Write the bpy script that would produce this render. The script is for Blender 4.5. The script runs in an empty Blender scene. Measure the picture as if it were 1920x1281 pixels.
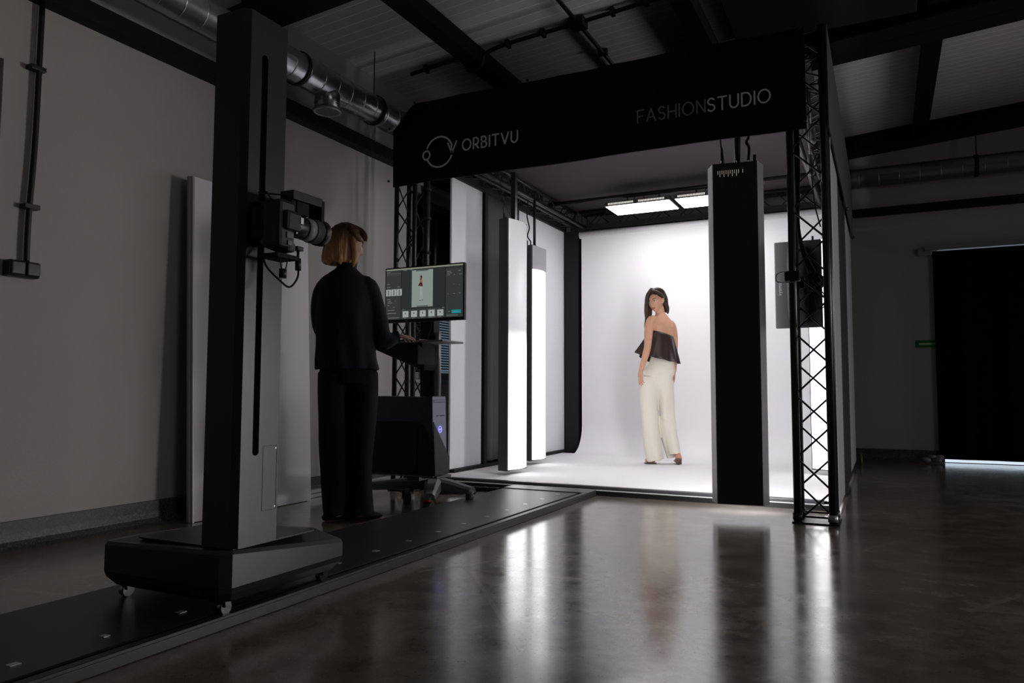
import bpy, bmesh, math, random
from mathutils import Vector, Matrix, Euler
random.seed(7)
C = bpy.context.scene.collection
sc = bpy.context.scene
PI = math.pi
V = Vector

# ------------------------------------------------------------------ camera
cam_d = bpy.data.cameras.new('view'); cam = bpy.data.objects.new('view', cam_d); C.objects.link(cam)
cam_d.sensor_width = 36.0; cam_d.lens = 36.0 * 1405.5 / 1920.0
cam_d.clip_start = 0.05; cam_d.clip_end = 60
YAW, PIT, ROL = -0.46102771, 0.06615319, 0.00296443
fw = V((math.sin(YAW) * math.cos(PIT), math.cos(YAW) * math.cos(PIT), math.sin(PIT)))
rt = V((math.cos(YAW), -math.sin(YAW), 0)); up = rt.cross(fw)
rt2 = rt * math.cos(ROL) + up * math.sin(ROL); up2 = -rt * math.sin(ROL) + up * math.cos(ROL)
m = Matrix.Identity(4)
for i in range(3):
    m[i][0] = rt2[i]; m[i][1] = up2[i]; m[i][2] = -fw[i]
m[2][3] = 0.76
cam.matrix_world = m
sc.camera = cam

# ------------------------------------------------------------------ light and exposure
sc.view_settings.view_transform = 'Standard'; sc.view_settings.look = 'None'
sc.view_settings.exposure = 0.0; sc.view_settings.gamma = 1.0; sc.view_settings.use_curve_mapping = False
w = bpy.data.worlds.new('world'); sc.world = w; w.use_nodes = True
w.node_tree.nodes['Background'].inputs[0].default_value = (0.95, 0.95, 1.0, 1)
w.node_tree.nodes['Background'].inputs[1].default_value = 0.02
def area(name, loc, target, sx, sy, power, col):
    d = bpy.data.lights.new(name, 'AREA'); d.shape = 'RECTANGLE'; d.size = sx; d.size_y = sy
    d.energy = power; d.color = col
    o = bpy.data.objects.new(name, d); C.objects.link(o); o.location = loc
    o.rotation_euler = (V(target) - V(loc)).to_track_quat('-Z', 'Y').to_euler(); return o
area('hall_daylight', (6.8, 0.4, 1.8), (-3.0, 2.6, 2.0), 3.4, 2.0, 40, (1.0, 0.955, 0.915))
area('hall_window_daylight', (6.8, 7.2, 1.15), (-2.0, 2.4, .2), 3.2, 1.7, 78, (1.0, 0.955, 0.97)).data.spread = 1.65
LED = 13.6

# ------------------------------------------------------------------ materials
MATS = {}
def mat(name, col, rough=0.5, metal=0.0, spec=0.5, noise=0.0, nscale=20.0, bump=0.0, bscale=80.0, emit=None, es=0.0, stretch=(1, 1, 1), coat=0.0, ior=1.45):
    if name in MATS: return MATS[name]
    m = bpy.data.materials.new(name); m.use_nodes = True; MATS[name] = m
    nt = m.node_tree; b = nt.nodes['Principled BSDF']
    b.inputs['Base Color'].default_value = (*col, 1); b.inputs['Roughness'].default_value = rough
    b.inputs['Metallic'].default_value = metal; b.inputs['Specular IOR Level'].default_value = spec
    b.inputs['Coat Weight'].default_value = coat; b.inputs['IOR'].default_value = ior
    if emit:
        b.inputs['Emission Color'].default_value = (*emit, 1); b.inputs['Emission Strength'].default_value = es
    if noise or bump:
        tc = nt.nodes.new('ShaderNodeTexCoord'); mp = nt.nodes.new('ShaderNodeMapping'); mp.inputs['Scale'].default_value = stretch
        nt.links.new(tc.outputs['Object'], mp.inputs[0])
    if noise:
        n = nt.nodes.new('ShaderNodeTexNoise'); n.inputs['Scale'].default_value = nscale; n.inputs['Detail'].default_value = 6
        nt.links.new(mp.outputs[0], n.inputs['Vector'])
        r = nt.nodes.new('ShaderNodeValToRGB'); r.color_ramp.elements[0].position = .3; r.color_ramp.elements[1].position = .7
        r.color_ramp.elements[0].color = (*[c * (1 - noise) for c in col], 1); r.color_ramp.elements[1].color = (*[min(1, c * (1 + noise)) for c in col], 1)
        nt.links.new(n.outputs[0], r.inputs[0]); nt.links.new(r.outputs[0], b.inputs['Base Color'])
    if bump:
        n2 = nt.nodes.new('ShaderNodeTexNoise'); n2.inputs['Scale'].default_value = bscale; n2.inputs['Detail'].default_value = 4
        nt.links.new(mp.outputs[0], n2.inputs['Vector'])
        bp = nt.nodes.new('ShaderNodeBump'); bp.inputs['Strength'].default_value = bump; bp.inputs['Distance'].default_value = 0.01
        nt.links.new(n2.outputs[0], bp.inputs['Height']); nt.links.new(bp.outputs[0], b.inputs['Normal'])
    return m

def floor_mat():
    m = mat('polished_concrete', (0.1, 0.092, 0.082), rough=0.2)
    nt = m.node_tree; N = nt.nodes; L = nt.links; b = N['Principled BSDF']
    tc = N.new('ShaderNodeTexCoord')
    n1 = N.new('ShaderNodeTexNoise'); n1.inputs['Scale'].default_value = 0.9; n1.inputs['Detail'].default_value = 8; n1.inputs['Roughness'].default_value = .65
    n2 = N.new('ShaderNodeTexNoise'); n2.inputs['Scale'].default_value = 6.5; n2.inputs['Detail'].default_value = 10; n2.inputs['Roughness'].default_value = .7
    n3 = N.new('ShaderNodeTexNoise'); n3.inputs['Scale'].default_value = 90; n3.inputs['Detail'].default_value = 3
    for n in (n1, n2, n3): L.new(tc.outputs['Object'], n.inputs['Vector'])
    r1 = N.new('ShaderNodeValToRGB'); r1.color_ramp.elements[0].position = .32; r1.color_ramp.elements[1].position = .68
    r1.color_ramp.elements[0].color = (0.13, 0.108, 0.088, 1); r1.color_ramp.elements[1].color = (0.27, 0.235, 0.20, 1)
    L.new(n1.outputs[0], r1.inputs[0])
    mx = N.new('ShaderNodeMix'); mx.data_type = 'RGBA'; mx.blend_type = 'OVERLAY'; mx.inputs[0].default_value = 1.0
    L.new(r1.outputs[0], mx.inputs[6]); L.new(n2.outputs[0], mx.inputs[7])
    # dark specks of aggregate
    r3 = N.new('ShaderNodeValToRGB'); r3.color_ramp.elements[0].position = .30; r3.color_ramp.elements[1].position = .38
    r3.color_ramp.elements[0].color = (.45, .45, .45, 1); r3.color_ramp.elements[1].color = (1, 1, 1, 1)
    L.new(n3.outputs[0], r3.inputs[0])
    mx2 = N.new('ShaderNodeMix'); mx2.data_type = 'RGBA'; mx2.blend_type = 'MULTIPLY'; mx2.inputs[0].default_value = 1
    L.new(mx.outputs[2], mx2.inputs[6]); L.new(r3.outputs[0], mx2.inputs[7])
    # long pale scratches: thin bands of two stretched wave textures, broken up by noise
    last = mx2.outputs[2]
    for (rz, s_, th) in ((0.5, .42, .9975), (1.45, .33, .9978), (2.5, .5, .998)):
        mp = N.new('ShaderNodeMapping'); mp.inputs['Rotation'].default_value = (0, 0, rz); L.new(tc.outputs['Object'], mp.inputs[0])
        wv = N.new('ShaderNodeTexWave'); wv.inputs['Scale'].default_value = s_; wv.inputs['Distortion'].default_value = 1.6; wv.inputs['Detail'].default_value = 1.5; wv.inputs['Detail Scale'].default_value = .6
        wv.inputs['Phase Offset'].default_value = rz * 3
        L.new(mp.outputs[0], wv.inputs['Vector'])
        g = N.new('ShaderNodeMath'); g.operation = 'GREATER_THAN'; g.inputs[1].default_value = th; L.new(wv.outputs['Fac'], g.inputs[0])
        g2 = N.new('ShaderNodeMath'); g2.operation = 'GREATER_THAN'; g2.inputs[1].default_value = .53; L.new(n1.outputs[0], g2.inputs[0])
        mm = N.new('ShaderNodeMath'); mm.operation = 'MULTIPLY'; L.new(g.outputs[0], mm.inputs[0]); L.new(g2.outputs[0], mm.inputs[1])
        m3 = N.new('ShaderNodeMath'); m3.operation = 'MULTIPLY'; m3.inputs[1].default_value = .7; L.new(mm.outputs[0], m3.inputs[0])
        mx3 = N.new('ShaderNodeMix'); mx3.data_type = 'RGBA'; L.new(m3.outputs[0], mx3.inputs[0]); L.new(last, mx3.inputs[6]); mx3.inputs[7].default_value = (.3, .27, .23, 1)
        last = mx3.outputs[2]
    L.new(last, b.inputs['Base Color'])
    rr = N.new('ShaderNodeMapRange'); rr.inputs[1].default_value = .3; rr.inputs[2].default_value = .7; rr.inputs[3].default_value = .10; rr.inputs[4].default_value = .22
    L.new(n2.outputs[0], rr.inputs[0]); L.new(rr.outputs[0], b.inputs['Roughness'])
    bp = N.new('ShaderNodeBump'); bp.inputs['Strength'].default_value = .05; bp.inputs['Distance'].default_value = .01
    L.new(n2.outputs[0], bp.inputs['Height']); L.new(bp.outputs[0], b.inputs['Normal'])
    b.inputs['IOR'].default_value = 1.6; b.inputs['Coat Weight'].default_value = .4; b.inputs['Coat Roughness'].default_value = .14
    return m

def terrazzo():
    m = mat('terrazzo', (.07, .06, .055), rough=.45)
    nt = m.node_tree; N = nt.nodes; L = nt.links; b = N['Principled BSDF']
    tc = N.new('ShaderNodeTexCoord'); v = N.new('ShaderNodeTexVoronoi'); v.inputs['Scale'].default_value = 230
    L.new(tc.outputs['Object'], v.inputs['Vector'])
    r = N.new('ShaderNodeValToRGB'); r.color_ramp.elements[0].color = (.03, .027, .026, 1); r.color_ramp.elements[1].color = (.13, .12, .115, 1); r.color_ramp.elements[0].position = .25; r.color_ramp.elements[1].position = .95
    sp = N.new('ShaderNodeSeparateColor'); L.new(v.outputs['Color'], sp.inputs[0]); L.new(sp.outputs[0], r.inputs[0]); L.new(r.outputs[0], b.inputs['Base Color'])
    return m

def hair_mat(name, top, tip, z0, z1, sc_=1.0):
    m = mat(name, top, rough=.42); nt = m.node_tree; N = nt.nodes; L = nt.links; b = N['Principled BSDF']
    tc = N.new('ShaderNodeTexCoord'); sx = N.new('ShaderNodeSeparateXYZ'); L.new(tc.outputs['Object'], sx.inputs[0])
    mr = N.new('ShaderNodeMapRange'); mr.inputs[1].default_value = z0; mr.inputs[2].default_value = z1; L.new(sx.outputs[2], mr.inputs[0])
    mp = N.new('ShaderNodeMapping'); mp.inputs['Scale'].default_value = (1, 1, .05); L.new(tc.outputs['Object'], mp.inputs[0])
    n = N.new('ShaderNodeTexNoise'); n.inputs['Scale'].default_value = 140 * sc_; n.inputs['Detail'].default_value = 3; L.new(mp.outputs[0], n.inputs['Vector'])
    mx = N.new('ShaderNodeMix'); mx.data_type = 'RGBA'; L.new(mr.outputs[0], mx.inputs[0]); mx.inputs[6].default_value = (*tip, 1); mx.inputs[7].default_value = (*top, 1)
    m2 = N.new('ShaderNodeMix'); m2.data_type = 'RGBA'; m2.blend_type = 'OVERLAY'; m2.inputs[0].default_value = .8; L.new(mx.outputs[2], m2.inputs[6]); L.new(n.outputs[0], m2.inputs[7])
    L.new(m2.outputs[2], b.inputs['Base Color'])
    bp = N.new('ShaderNodeBump'); bp.inputs['Strength'].default_value = .6; bp.inputs['Distance'].default_value = .006
    L.new(n.outputs[0], bp.inputs['Height']); L.new(bp.outputs[0], b.inputs['Normal'])
    return m

def rib_mat(name, col, pitch, axis, depth=.004, rough=.5, thin=.06):
    """sheet with fine joints every `pitch` metres along axis (0 x, 1 y)"""
    m = mat(name, col, rough=rough); nt = m.node_tree; N = nt.nodes; L = nt.links; b = N['Principled BSDF']
    tc = N.new('ShaderNodeTexCoord'); sx = N.new('ShaderNodeSeparateXYZ'); L.new(tc.outputs['Object'], sx.inputs[0])
    d = N.new('ShaderNodeMath'); d.operation = 'DIVIDE'; d.inputs[1].default_value = pitch; L.new(sx.outputs[axis], d.inputs[0])
    f = N.new('ShaderNodeMath'); f.operation = 'FRACT'; L.new(d.outputs[0], f.inputs[0])
    g = N.new('ShaderNodeMath'); g.operation = 'LESS_THAN'; g.inputs[1].default_value = thin; L.new(f.outputs[0], g.inputs[0])
    mx = N.new('ShaderNodeMix'); mx.data_type = 'RGBA'; L.new(g.outputs[0], mx.inputs[0]); mx.inputs[6].default_value = (*col, 1); mx.inputs[7].default_value = (*[min(1, c * 1.75) for c in col], 1)
    n = N.new('ShaderNodeTexNoise'); n.inputs['Scale'].default_value = 1.6; L.new(tc.outputs['Object'], n.inputs['Vector'])
    m2 = N.new('ShaderNodeMix'); m2.data_type = 'RGBA'; m2.blend_type = 'OVERLAY'; m2.inputs[0].default_value = .3; L.new(mx.outputs[2], m2.inputs[6]); L.new(n.outputs[0], m2.inputs[7])
    L.new(m2.outputs[2], b.inputs['Base Color'])
    bp = N.new('ShaderNodeBump'); bp.inputs['Strength'].default_value = .5; bp.inputs['Distance'].default_value = depth
    L.new(g.outputs[0], bp.inputs['Height']); L.new(bp.outputs[0], b.inputs['Normal'])
    return m

M_FLOOR = floor_mat(); M_TERR = terrazzo()
M_WALL = mat('wall_paint', (0.40, 0.38, 0.36), rough=.55, noise=.05, nscale=1.2, bump=.08, bscale=60)
M_WALLB = mat('back_wall_paint', (0.42, 0.41, 0.41), rough=.55, noise=.05, nscale=1.2, bump=.08, bscale=60)
M_CEIL = rib_mat('ceiling_sheet', (0.62, 0.61, 0.60), .098, 1)
M_STEEL = mat('black_steel', (0.006, 0.006, 0.0065), rough=.6, spec=.25, noise=.3, nscale=8)
M_BLACK = mat('black_powder_coat', (0.012, 0.012, 0.013), rough=.38)
M_BLACKM = mat('black_matte', (0.006, 0.006, 0.007), rough=.8)
M_TUBE = mat('black_tube', (0.02, 0.02, 0.021), rough=.33, metal=.2)
M_CLOTHK = mat('black_cloth', (0.0075, 0.0072, 0.0085), rough=.95, spec=.2, noise=.15, nscale=3, bump=.1, bscale=400)
M_CANOPY = mat('charcoal_cloth', (0.065, 0.057, 0.062), rough=.95, spec=.1)
M_COL = mat('charcoal_paint', (0.022, 0.021, 0.022), rough=.33, spec=.6, noise=.08, nscale=3, bump=.02, bscale=30)
M_COL2 = mat('charcoal_side_paint', (0.02, 0.019, 0.021), rough=.33, spec=.6, noise=.08, nscale=3)
M_RAIL = mat('rail_plate', (0.02, 0.0195, 0.021), rough=.38, noise=.15, nscale=200)
M_WHITE = mat('white_vinyl', (0.80, 0.785, 0.80), rough=.5, spec=.35)
M_BACK = mat('white_backdrop', (0.84, 0.83, 0.85), rough=.7, spec=.2)
M_FABW = mat('white_fabric', (0.78, 0.77, 0.81), rough=.9, spec=.1, bump=.06, bscale=300)
M_FABSHADE = mat('shade_toned_fabric', (0.09, 0.088, 0.094), rough=.9, spec=.1)  # pale curtain cloth; the front lamp's shadow is put into its dark colour
M_FOAM = mat('white_panel_board', (0.84, 0.80, 0.85), rough=.28, spec=1.0, coat=.6)
M_ALU = mat('aluminium', (0.5, 0.5, 0.51), rough=.35, metal=.8)
M_GALV = mat('galvanised_sheet', (0.42, 0.44, 0.47), rough=.28, metal=.95, noise=.12, nscale=14, bump=.05, bscale=25)
M_GREYP = mat('grey_plastic', (0.13, 0.13, 0.14), rough=.45)
M_LIGHTH = mat('lamp_housing', (0.028, 0.026, 0.028), rough=.42)
M_SIDE_LIT = mat('lamp_side_lit_tone', (0.55, 0.54, 0.56), rough=.4)  # side trim lightened in colour for the light falling on it
M_DIFF_ON = mat('diffuser_lit', (.8, .8, .8), rough=.5, emit=(1, .985, 1), es=2.1)
M_DIFF_KEY = mat('diffuser_key', (.8, .8, .8), rough=.5, emit=(1, .985, 1), es=LED * 1.15)
M_LED = mat('overhead_led', (.8, .8, .8), rough=.5, emit=(1, .985, 1), es=LED)
M_DIFF_OFF = mat('diffuser_unlit', (.72, .71, .74), rough=.4)
M_GLASSD = mat('window_glass', (0.012, 0.013, 0.013), rough=.06, spec=.5)
M_SKINM = mat('skin_tan', (0.60, 0.32, 0.205), rough=.45, noise=.05, nscale=30)
M_SKINO = mat('skin_pale', (0.55, 0.33, 0.25), rough=.5, noise=.05, nscale=30)
M_BROWN = mat('brown_satin', (0.03, 0.012, 0.012), rough=.38, spec=.5)
M_CREAM = mat('cream_cotton', (0.80, 0.745, 0.65), rough=.9, spec=.1, bump=.12, bscale=25)
M_NAVY = mat('navy_blouse', (0.005, 0.0065, 0.015), rough=.75, spec=.3, bump=.15, bscale=30)
M_TROUS = mat('black_trousers', (0.004, 0.004, 0.004), rough=.85, spec=.25, bump=.2, bscale=14)

# ------------------------------------------------------------------ mesh helpers
def frame(d, ref=V((0, 0, 1))):
    d = d.normalized()
    if abs(d.dot(ref)) > .98: ref = V((1, 0, 0)) if abs(d.x) < .9 else V((0, 1, 0))
    a = ref.cross(d).normalized(); b = d.cross(a).normalized(); return a, b

class MB:
    def __init__(s): s.bm = bmesh.new()
    def quad(s, pts, mi=0):
        f = s.bm.faces.new([s.bm.verts.new(p) for p in pts]); f.material_index = mi; return s
    def box(s, x0, x1, y0, y1, z0, z1, M=None, bev=0, mi=0):
        vs = [s.bm.verts.new((x, y, z)) for x in (x0, x1) for y in (y0, y1) for z in (z0, z1)]
        fs = []
        for q in ((0, 1, 3, 2), (4, 6, 7, 5), (0, 4, 5, 1), (2, 3, 7, 6), (0, 2, 6, 4), (1, 5, 7, 3)):
            f = s.bm.faces.new([vs[i] for i in q]); f.material_index = mi; fs.append(f)
        if M is not None:
            for v in vs: v.co = M @ v.co
        if bev:
            es = list({e for f in fs for e in f.edges})
            bmesh.ops.bevel(s.bm, geom=es, offset=bev, segments=2, affect='EDGES', profile=.5)
        return s
    def prism(s, poly, vec, mi=0):
        vec = V(vec); a = [s.bm.verts.new(p) for p in poly]; b = [s.bm.verts.new(V(p) + vec) for p in poly]
        n = len(poly)
        for f in [s.bm.faces.new(a[::-1]), s.bm.faces.new(b)] + [s.bm.faces.new((a[i], a[(i + 1) % n], b[(i + 1) % n], b[i])) for i in range(n)]: f.material_index = mi
        return s
    def tube(s, p0, p1, r, n=10, r1=None, mi=0, caps=True):
        p0, p1 = V(p0), V(p1); a, b = frame(p1 - p0); r1 = r if r1 is None else r1
        A = [s.bm.verts.new(p0 + (a * math.cos(t) + b * math.sin(t)) * r) for t in [2 * PI * i / n for i in range(n)]]
        B = [s.bm.verts.new(p1 + (a * math.cos(t) + b * math.sin(t)) * r1) for t in [2 * PI * i / n for i in range(n)]]
        for i in range(n):
            f = s.bm.faces.new((A[i], A[(i + 1) % n], B[(i + 1) % n], B[i])); f.smooth = n > 6; f.material_index = mi
        if caps:
            for f in (s.bm.faces.new(A[::-1]), s.bm.faces.new(B)): f.material_index = mi
        return s
    def path(s, pts, r, n=8, mi=0):
        pts = [V(p) for p in pts]; pts = catmull(pts, 6) if len(pts) > 2 else pts
        return s.loft(pts, [r] * len(pts), n=n, cap=False)
    def loft(s, pts, rads, n=16, ref=V((0, 1, 0)), cap=True, sub=0, flip=None):
        """closed tube; rads: r or (a,b): a across ref-side, b along ref"""
        pts = [V(p) for p in pts]; rads = [(r, r) if not isinstance(r, (tuple, list)) else r for r in rads]
        if sub:
            P4 = [V((*p, 0)) for p in pts]
            R2 = [V((r[0], r[1], 0)) for r in rads]
            pts = catmull(pts, sub); rads = [(max(.0005, v.x), max(.0005, v.y)) for v in catmull(R2, sub)]
        k = len(pts); rings = []
        if cap:
            d0 = (pts[0] - pts[1]).normalized(); d1 = (pts[-1] - pts[-2]).normalized()
            r0, r1 = rads[0], rads[-1]; m0, m1 = min(r0), min(r1)
            pre = [(pts[0] + d0 * m0 * q, (r0[0] * c, r0[1] * c)) for q, c in ((.95, .25), (.75, .62), (.4, .9))]
            post = [(pts[-1] + d1 * m1 * q, (r1[0] * c, r1[1] * c)) for q, c in ((.4, .9), (.75, .62), (.95, .25))]
            pts = [p for p, _ in pre] + pts + [p for p, _ in post]; rads = [r for _, r in pre] + rads + [r for _, r in post]
            k = len(pts)
        last_a = None
        for i in range(k):
            d = (pts[min(i + 1, k - 1)] - pts[max(i - 1, 0)]).normalized()
            if last_a is None:
                rr = V(ref)
                if abs(d.dot(rr)) > .95: rr = V((1, 0, 0))
                b = (rr - d * rr.dot(d)).normalized(); a = d.cross(b).normalized()
            else:
                a = (last_a - d * last_a.dot(d)).normalized(); b = a.cross(d).normalized()
            last_a = a
            rings.append([s.bm.verts.new(pts[i] + a * math.cos(2 * PI * j / n) * rads[i][0] + b * math.sin(2 * PI * j / n) * rads[i][1]) for j in range(n)])
        for i in range(k - 1):
            for j in range(n):
                f = s.bm.faces.new((rings[i][j], rings[i][(j + 1) % n], rings[i + 1][(j + 1) % n], rings[i + 1][j])); f.smooth = True
        s.bm.faces.new(rings[0][::-1]); s.bm.faces.new(rings[-1]); return s
    def rings(s, rings, cap=(True, True)):
        R = [[s.bm.verts.new(p) for p in r] for r in rings]; n = len(R[0])
        for i in range(len(R) - 1):
            for j in range(n):
                f = s.bm.faces.new((R[i][j], R[i][(j + 1) % n], R[i + 1][(j + 1) % n], R[i + 1][j])); f.smooth = True
        if cap[0]: s.bm.faces.new(R[0][::-1])
        if cap[1]: s.bm.faces.new(R[-1])
        return s
    def ball(s, c, r, n=12):
        c = V(c); r = (r, r, r) if not isinstance(r, (tuple, list)) else r
        res = bmesh.ops.create_uvsphere(s.bm, u_segments=n * 2, v_segments=n, radius=1)
        for v in res['verts']: v.co = V((v.co.x * r[0], v.co.y * r[1], v.co.z * r[2])) + c
        for v in res['verts']:
            for f in v.link_faces: f.smooth = True
        return s
    def build(s, name, mats, parent=None, local=False, kind=None, label=None, normals=True):
        if normals: bmesh.ops.recalc_face_normals(s.bm, faces=s.bm.faces)
        if parent is not None and not local:
            s.bm.transform(chain(parent).inverted())
        me = bpy.data.meshes.new(name); s.bm.to_mesh(me); s.bm.free()
        for mm in (mats if isinstance(mats, (list, tuple)) else [mats]): me.materials.append(mm)
        o = bpy.data.objects.new(name, me); C.objects.link(o)
        if parent is not None: o.parent = parent
        if kind: o['kind'] = kind
        if label: o['label'] = label
        return o

def chain(o):
    M = Matrix.Identity(4)
    while o is not None: M = o.matrix_basis @ M; o = o.parent
    return M
def catmull(P, sub):
    out = []; n = len(P)
    for i in range(n - 1):
        p0, p1, p2, p3 = P[max(i - 1, 0)], P[i], P[i + 1], P[min(i + 2, n - 1)]
        for k in range(sub):
            t = k / sub
            out.append(0.5 * ((2 * p1) + (p2 - p0) * t + (2 * p0 - 5 * p1 + 4 * p2 - p3) * t * t + (3 * p1 - p0 - 3 * p2 + p3) * t ** 3))
    out.append(P[-1].copy()); return out
def thing(name, label, cat, loc=(0, 0, 0), rz=0, group=None):
    o = bpy.data.objects.new(name, None); C.objects.link(o); o.location = loc; o.rotation_euler = (0, 0, rz)
    o.empty_display_size = .1; o['label'] = label; o['category'] = cat
    if group: o['group'] = group
    return o
def tag(o, label, cat, group=None):
    o['label'] = label; o['category'] = cat
    if group: o['group'] = group
    return o
def struct(o): o['kind'] = 'structure'; return o
def dup(root, loc, rz, label, group=None):
    r = root.copy(); C.objects.link(r); r.location = loc; r.rotation_euler = (0, 0, rz); r['label'] = label
    if group: r['group'] = group
    for ch in list(root.children):
        c = ch.copy(); C.objects.link(c); c.parent = r
        for g in list(ch.children):
            d = g.copy(); C.objects.link(d); d.parent = c
    return r
def fuse(mb, name, mats, parent, voxel, smooth=4, label=None, folds=None):
    """one continuous surface from overlapping closed shapes (local coords)"""
    bmesh.ops.recalc_face_normals(mb.bm, faces=mb.bm.faces)
    me = bpy.data.meshes.new(name + '_tmp'); mb.bm.to_mesh(me); mb.bm.free()
    t = bpy.data.objects.new(name + '_tmp', me); C.objects.link(t)
    md = t.modifiers.new('r', 'REMESH'); md.mode = 'VOXEL'; md.voxel_size = voxel; md.use_smooth_shade = True
    if smooth:
        sm = t.modifiers.new('s', 'SMOOTH'); sm.factor = .5; sm.iterations = smooth
    dg = bpy.context.evaluated_depsgraph_get()
    res = bpy.data.meshes.new_from_object(t.evaluated_get(dg)); res.name = name
    bpy.data.objects.remove(t); bpy.data.meshes.remove(me)
    for p in res.polygons: p.use_smooth = True
    if folds:
        N0 = [v.normal.copy() for v in res.vertices]
        for v, nn in zip(res.vertices, N0): v.co += nn * folds(v.co)
    res.materials.clear()
    for mm in (mats if isinstance(mats, (list, tuple)) else [mats]): res.materials.append(mm)
    o = bpy.data.objects.new(name, res); C.objects.link(o); o.parent = parent
    if label: o['label'] = label
    return o

# ------------------------------------------------------------------ room shell
WX, BY = -3.78, 9.4
S_, Z0 = .075, 3.39
def roofz(x): return Z0 + S_ * (x - WX)
struct(MB().box(WX, 7, -4.5, BY, -.1, 0).build('floor', M_FLOOR))
# left wall with a window opening (y 5.56..6.75, z .86..2.78) and a recess near the camera
wl = MB()
X0, X1 = WX - .25, WX
wl.box(X0, X1, 2.068, 5.56, 0, 3.7); wl.box(X0, X1, 6.75, BY + .2, 0, 3.7)
wl.box(X0, X1, 5.56, 6.75, 0, .86); wl.box(X0, X1, 5.56, 6.75, 2.66, 3.7)
wl.box(X0, X1, -4.5, 2.068, 2.36, 3.7); wl.box(X0, X1, -4.5, .6, 0, 2.36); wl.box(X0 - .02, X0 + .1, .6, 2.068, 0, 2.36)
struct(wl.build('wall_left', M_WALL))
wb = MB()
wb.box(WX, .56, BY, BY + .25, 0, 4.3); wb.box(.56, 2.6, BY, BY + .25, 2.3, 4.3); wb.box(2.6, 7, BY, BY + .25, 0, 4.3)
struct(wb.build('wall_back', M_WALLB))
struct(MB().box(WX - .25, 7.2, -4.7, -4.5, 0, 4.4).build('wall_front', mat('low_bounce_dark', (.035, .034, .035), rough=.8))); struct(MB().box(7.0, 7.2, -4.5, BY, 0, 4.4).build('wall_right', MATS['low_bounce_dark']))  # unseen walls made dark to cut the light they bounce back
struct(MB().prism([(WX - .3, -4.5, roofz(WX - .3)), (7.2, -4.5, roofz(7.2)), (7.2, -4.5, roofz(7.2) + .1), (WX - .3, -4.5, roofz(WX - .3) + .1)], (0, 14.3, 0)).build('ceiling', M_CEIL))
def plinth(p0, p1, nrm, name):
    p0, p1, nrm = V(p0), V(p1), V(nrm)
    prof = [(0, 0), (.07, 0), (.045, .012), (.027, .035), (.02, .07), (.02, .13), (0, .13)]
    return struct(MB().prism([p0 + nrm * a + V((0, 0, b)) for a, b in prof], p1 - p0).build(name, M_TERR))
plinth((WX, 2.068, 0), (WX, BY, 0), (1, 0, 0), 'baseboard_left')
plinth((WX, BY, 0), (.56, BY, 0), (0, -1, 0), 'baseboard_back')
# steel: wall rails, rafters across, purlins along
tn = [0]
def trim(mb, mt=M_STEEL): tn[0] += 1; return struct(mb.build('trim_%d' % tn[0], mt))
trim(MB().box(WX, WX + .10, -4.4, BY, 2.70, 2.80))
trim(MB().box(WX, 7, BY - .06, BY, 2.76, 2.85))
def ibeam_x(y0, y1, d, fl=.014):
    mb = MB(); ym = (y0 + y1) / 2
    def slab(ya, yb, ta, tb):
        mb.prism([(WX + .01, ya, roofz(WX) - ta), (7, ya, roofz(7) - ta), (7, ya, roofz(7) - tb), (WX + .01, ya, roofz(WX) - tb)], (0, yb - ya, 0))
    slab(y0, y1, d, d - fl); slab(y0, y1, fl + .002, .002); slab(ym - .005, ym + .005, d, .01); return mb
trim(ibeam_x(3.36, 3.70, .20)); trim(ibeam_x(6.12, 6.58, .20)); trim(ibeam_x(9.15, 9.38, .20))
for px in (-2.84, -1.2, .42, 2.05):
    trim(MB().box(px - .07, px + .07, 3.70, 9.15, roofz(px) - .13, roofz(px) - .004))
# covered skylight (black blackout board) between two purlins
struct(MB().box(-.98, .28, 3.8, 6.05, roofz(.28) - .17, roofz(.28) - .12, bev=.01).build('trim_20', M_BLACKM))
# emissive panel behind the doorway stands in for daylight under the blackout curtain
struct(MB().box(.56, 2.6, BY + .12, BY + .16, 0.0, 2.3).build('daylight_panel_1', mat('daylight_standin_glow', (.5, .55, .6), emit=(.75, .88, 1), es=.9)))

# window behind the left truss
wn = struct(MB().box(WX - .2, WX - .03, 5.56, 5.62, .86, 2.66).box(WX - .2, WX - .03, 6.69, 6.75, .86, 2.66).box(WX - .2, WX - .03, 5.62, 6.69, .86, .93).box(WX - .2, WX - .03, 5.62, 6.69, 2.59, 2.66).build('window_1', mat('window_frame', (.25, .25, .27), rough=.4)))
MB().box(WX - .14, WX - .13, 5.62, 6.69, .93, 2.59).build('window_pane', M_GLASSD, wn)
MB().box(WX - .03, WX + .06, 5.5, 6.8, .83, .862, bev=.004).build('window_sill', mat('sill', (.3, .3, .32), rough=.4), wn)
bl = MB()
M_BLIND = mat('daylight_glow_slat', (.42, .50, .56), rough=.4, emit=(.55, .8, 1.0), es=.10)  # slat glow stands in for daylight coming from behind the blind
for i in range(33):
    z = .96 + i * .025
    bl.box(WX - .075, WX - .055, 5.90, 6.67, z, z + .0022, M=Matrix.Translation((WX - .065, 0, z)) @ Matrix.Rotation(-.5, 4, 'Y') @ Matrix.Translation((-WX + .065, 0, -z)))
bl.box(WX - .08, WX - .05, 5.90, 6.67, .932, .95); bl.box(WX - .085, WX - .045, 5.90, 6.67, 1.78, 1.82)
tag(bl.build('venetian_blind', M_BLIND), 'daylight-tinted venetian blind half raised in the window behind the truss', 'blind')

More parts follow.
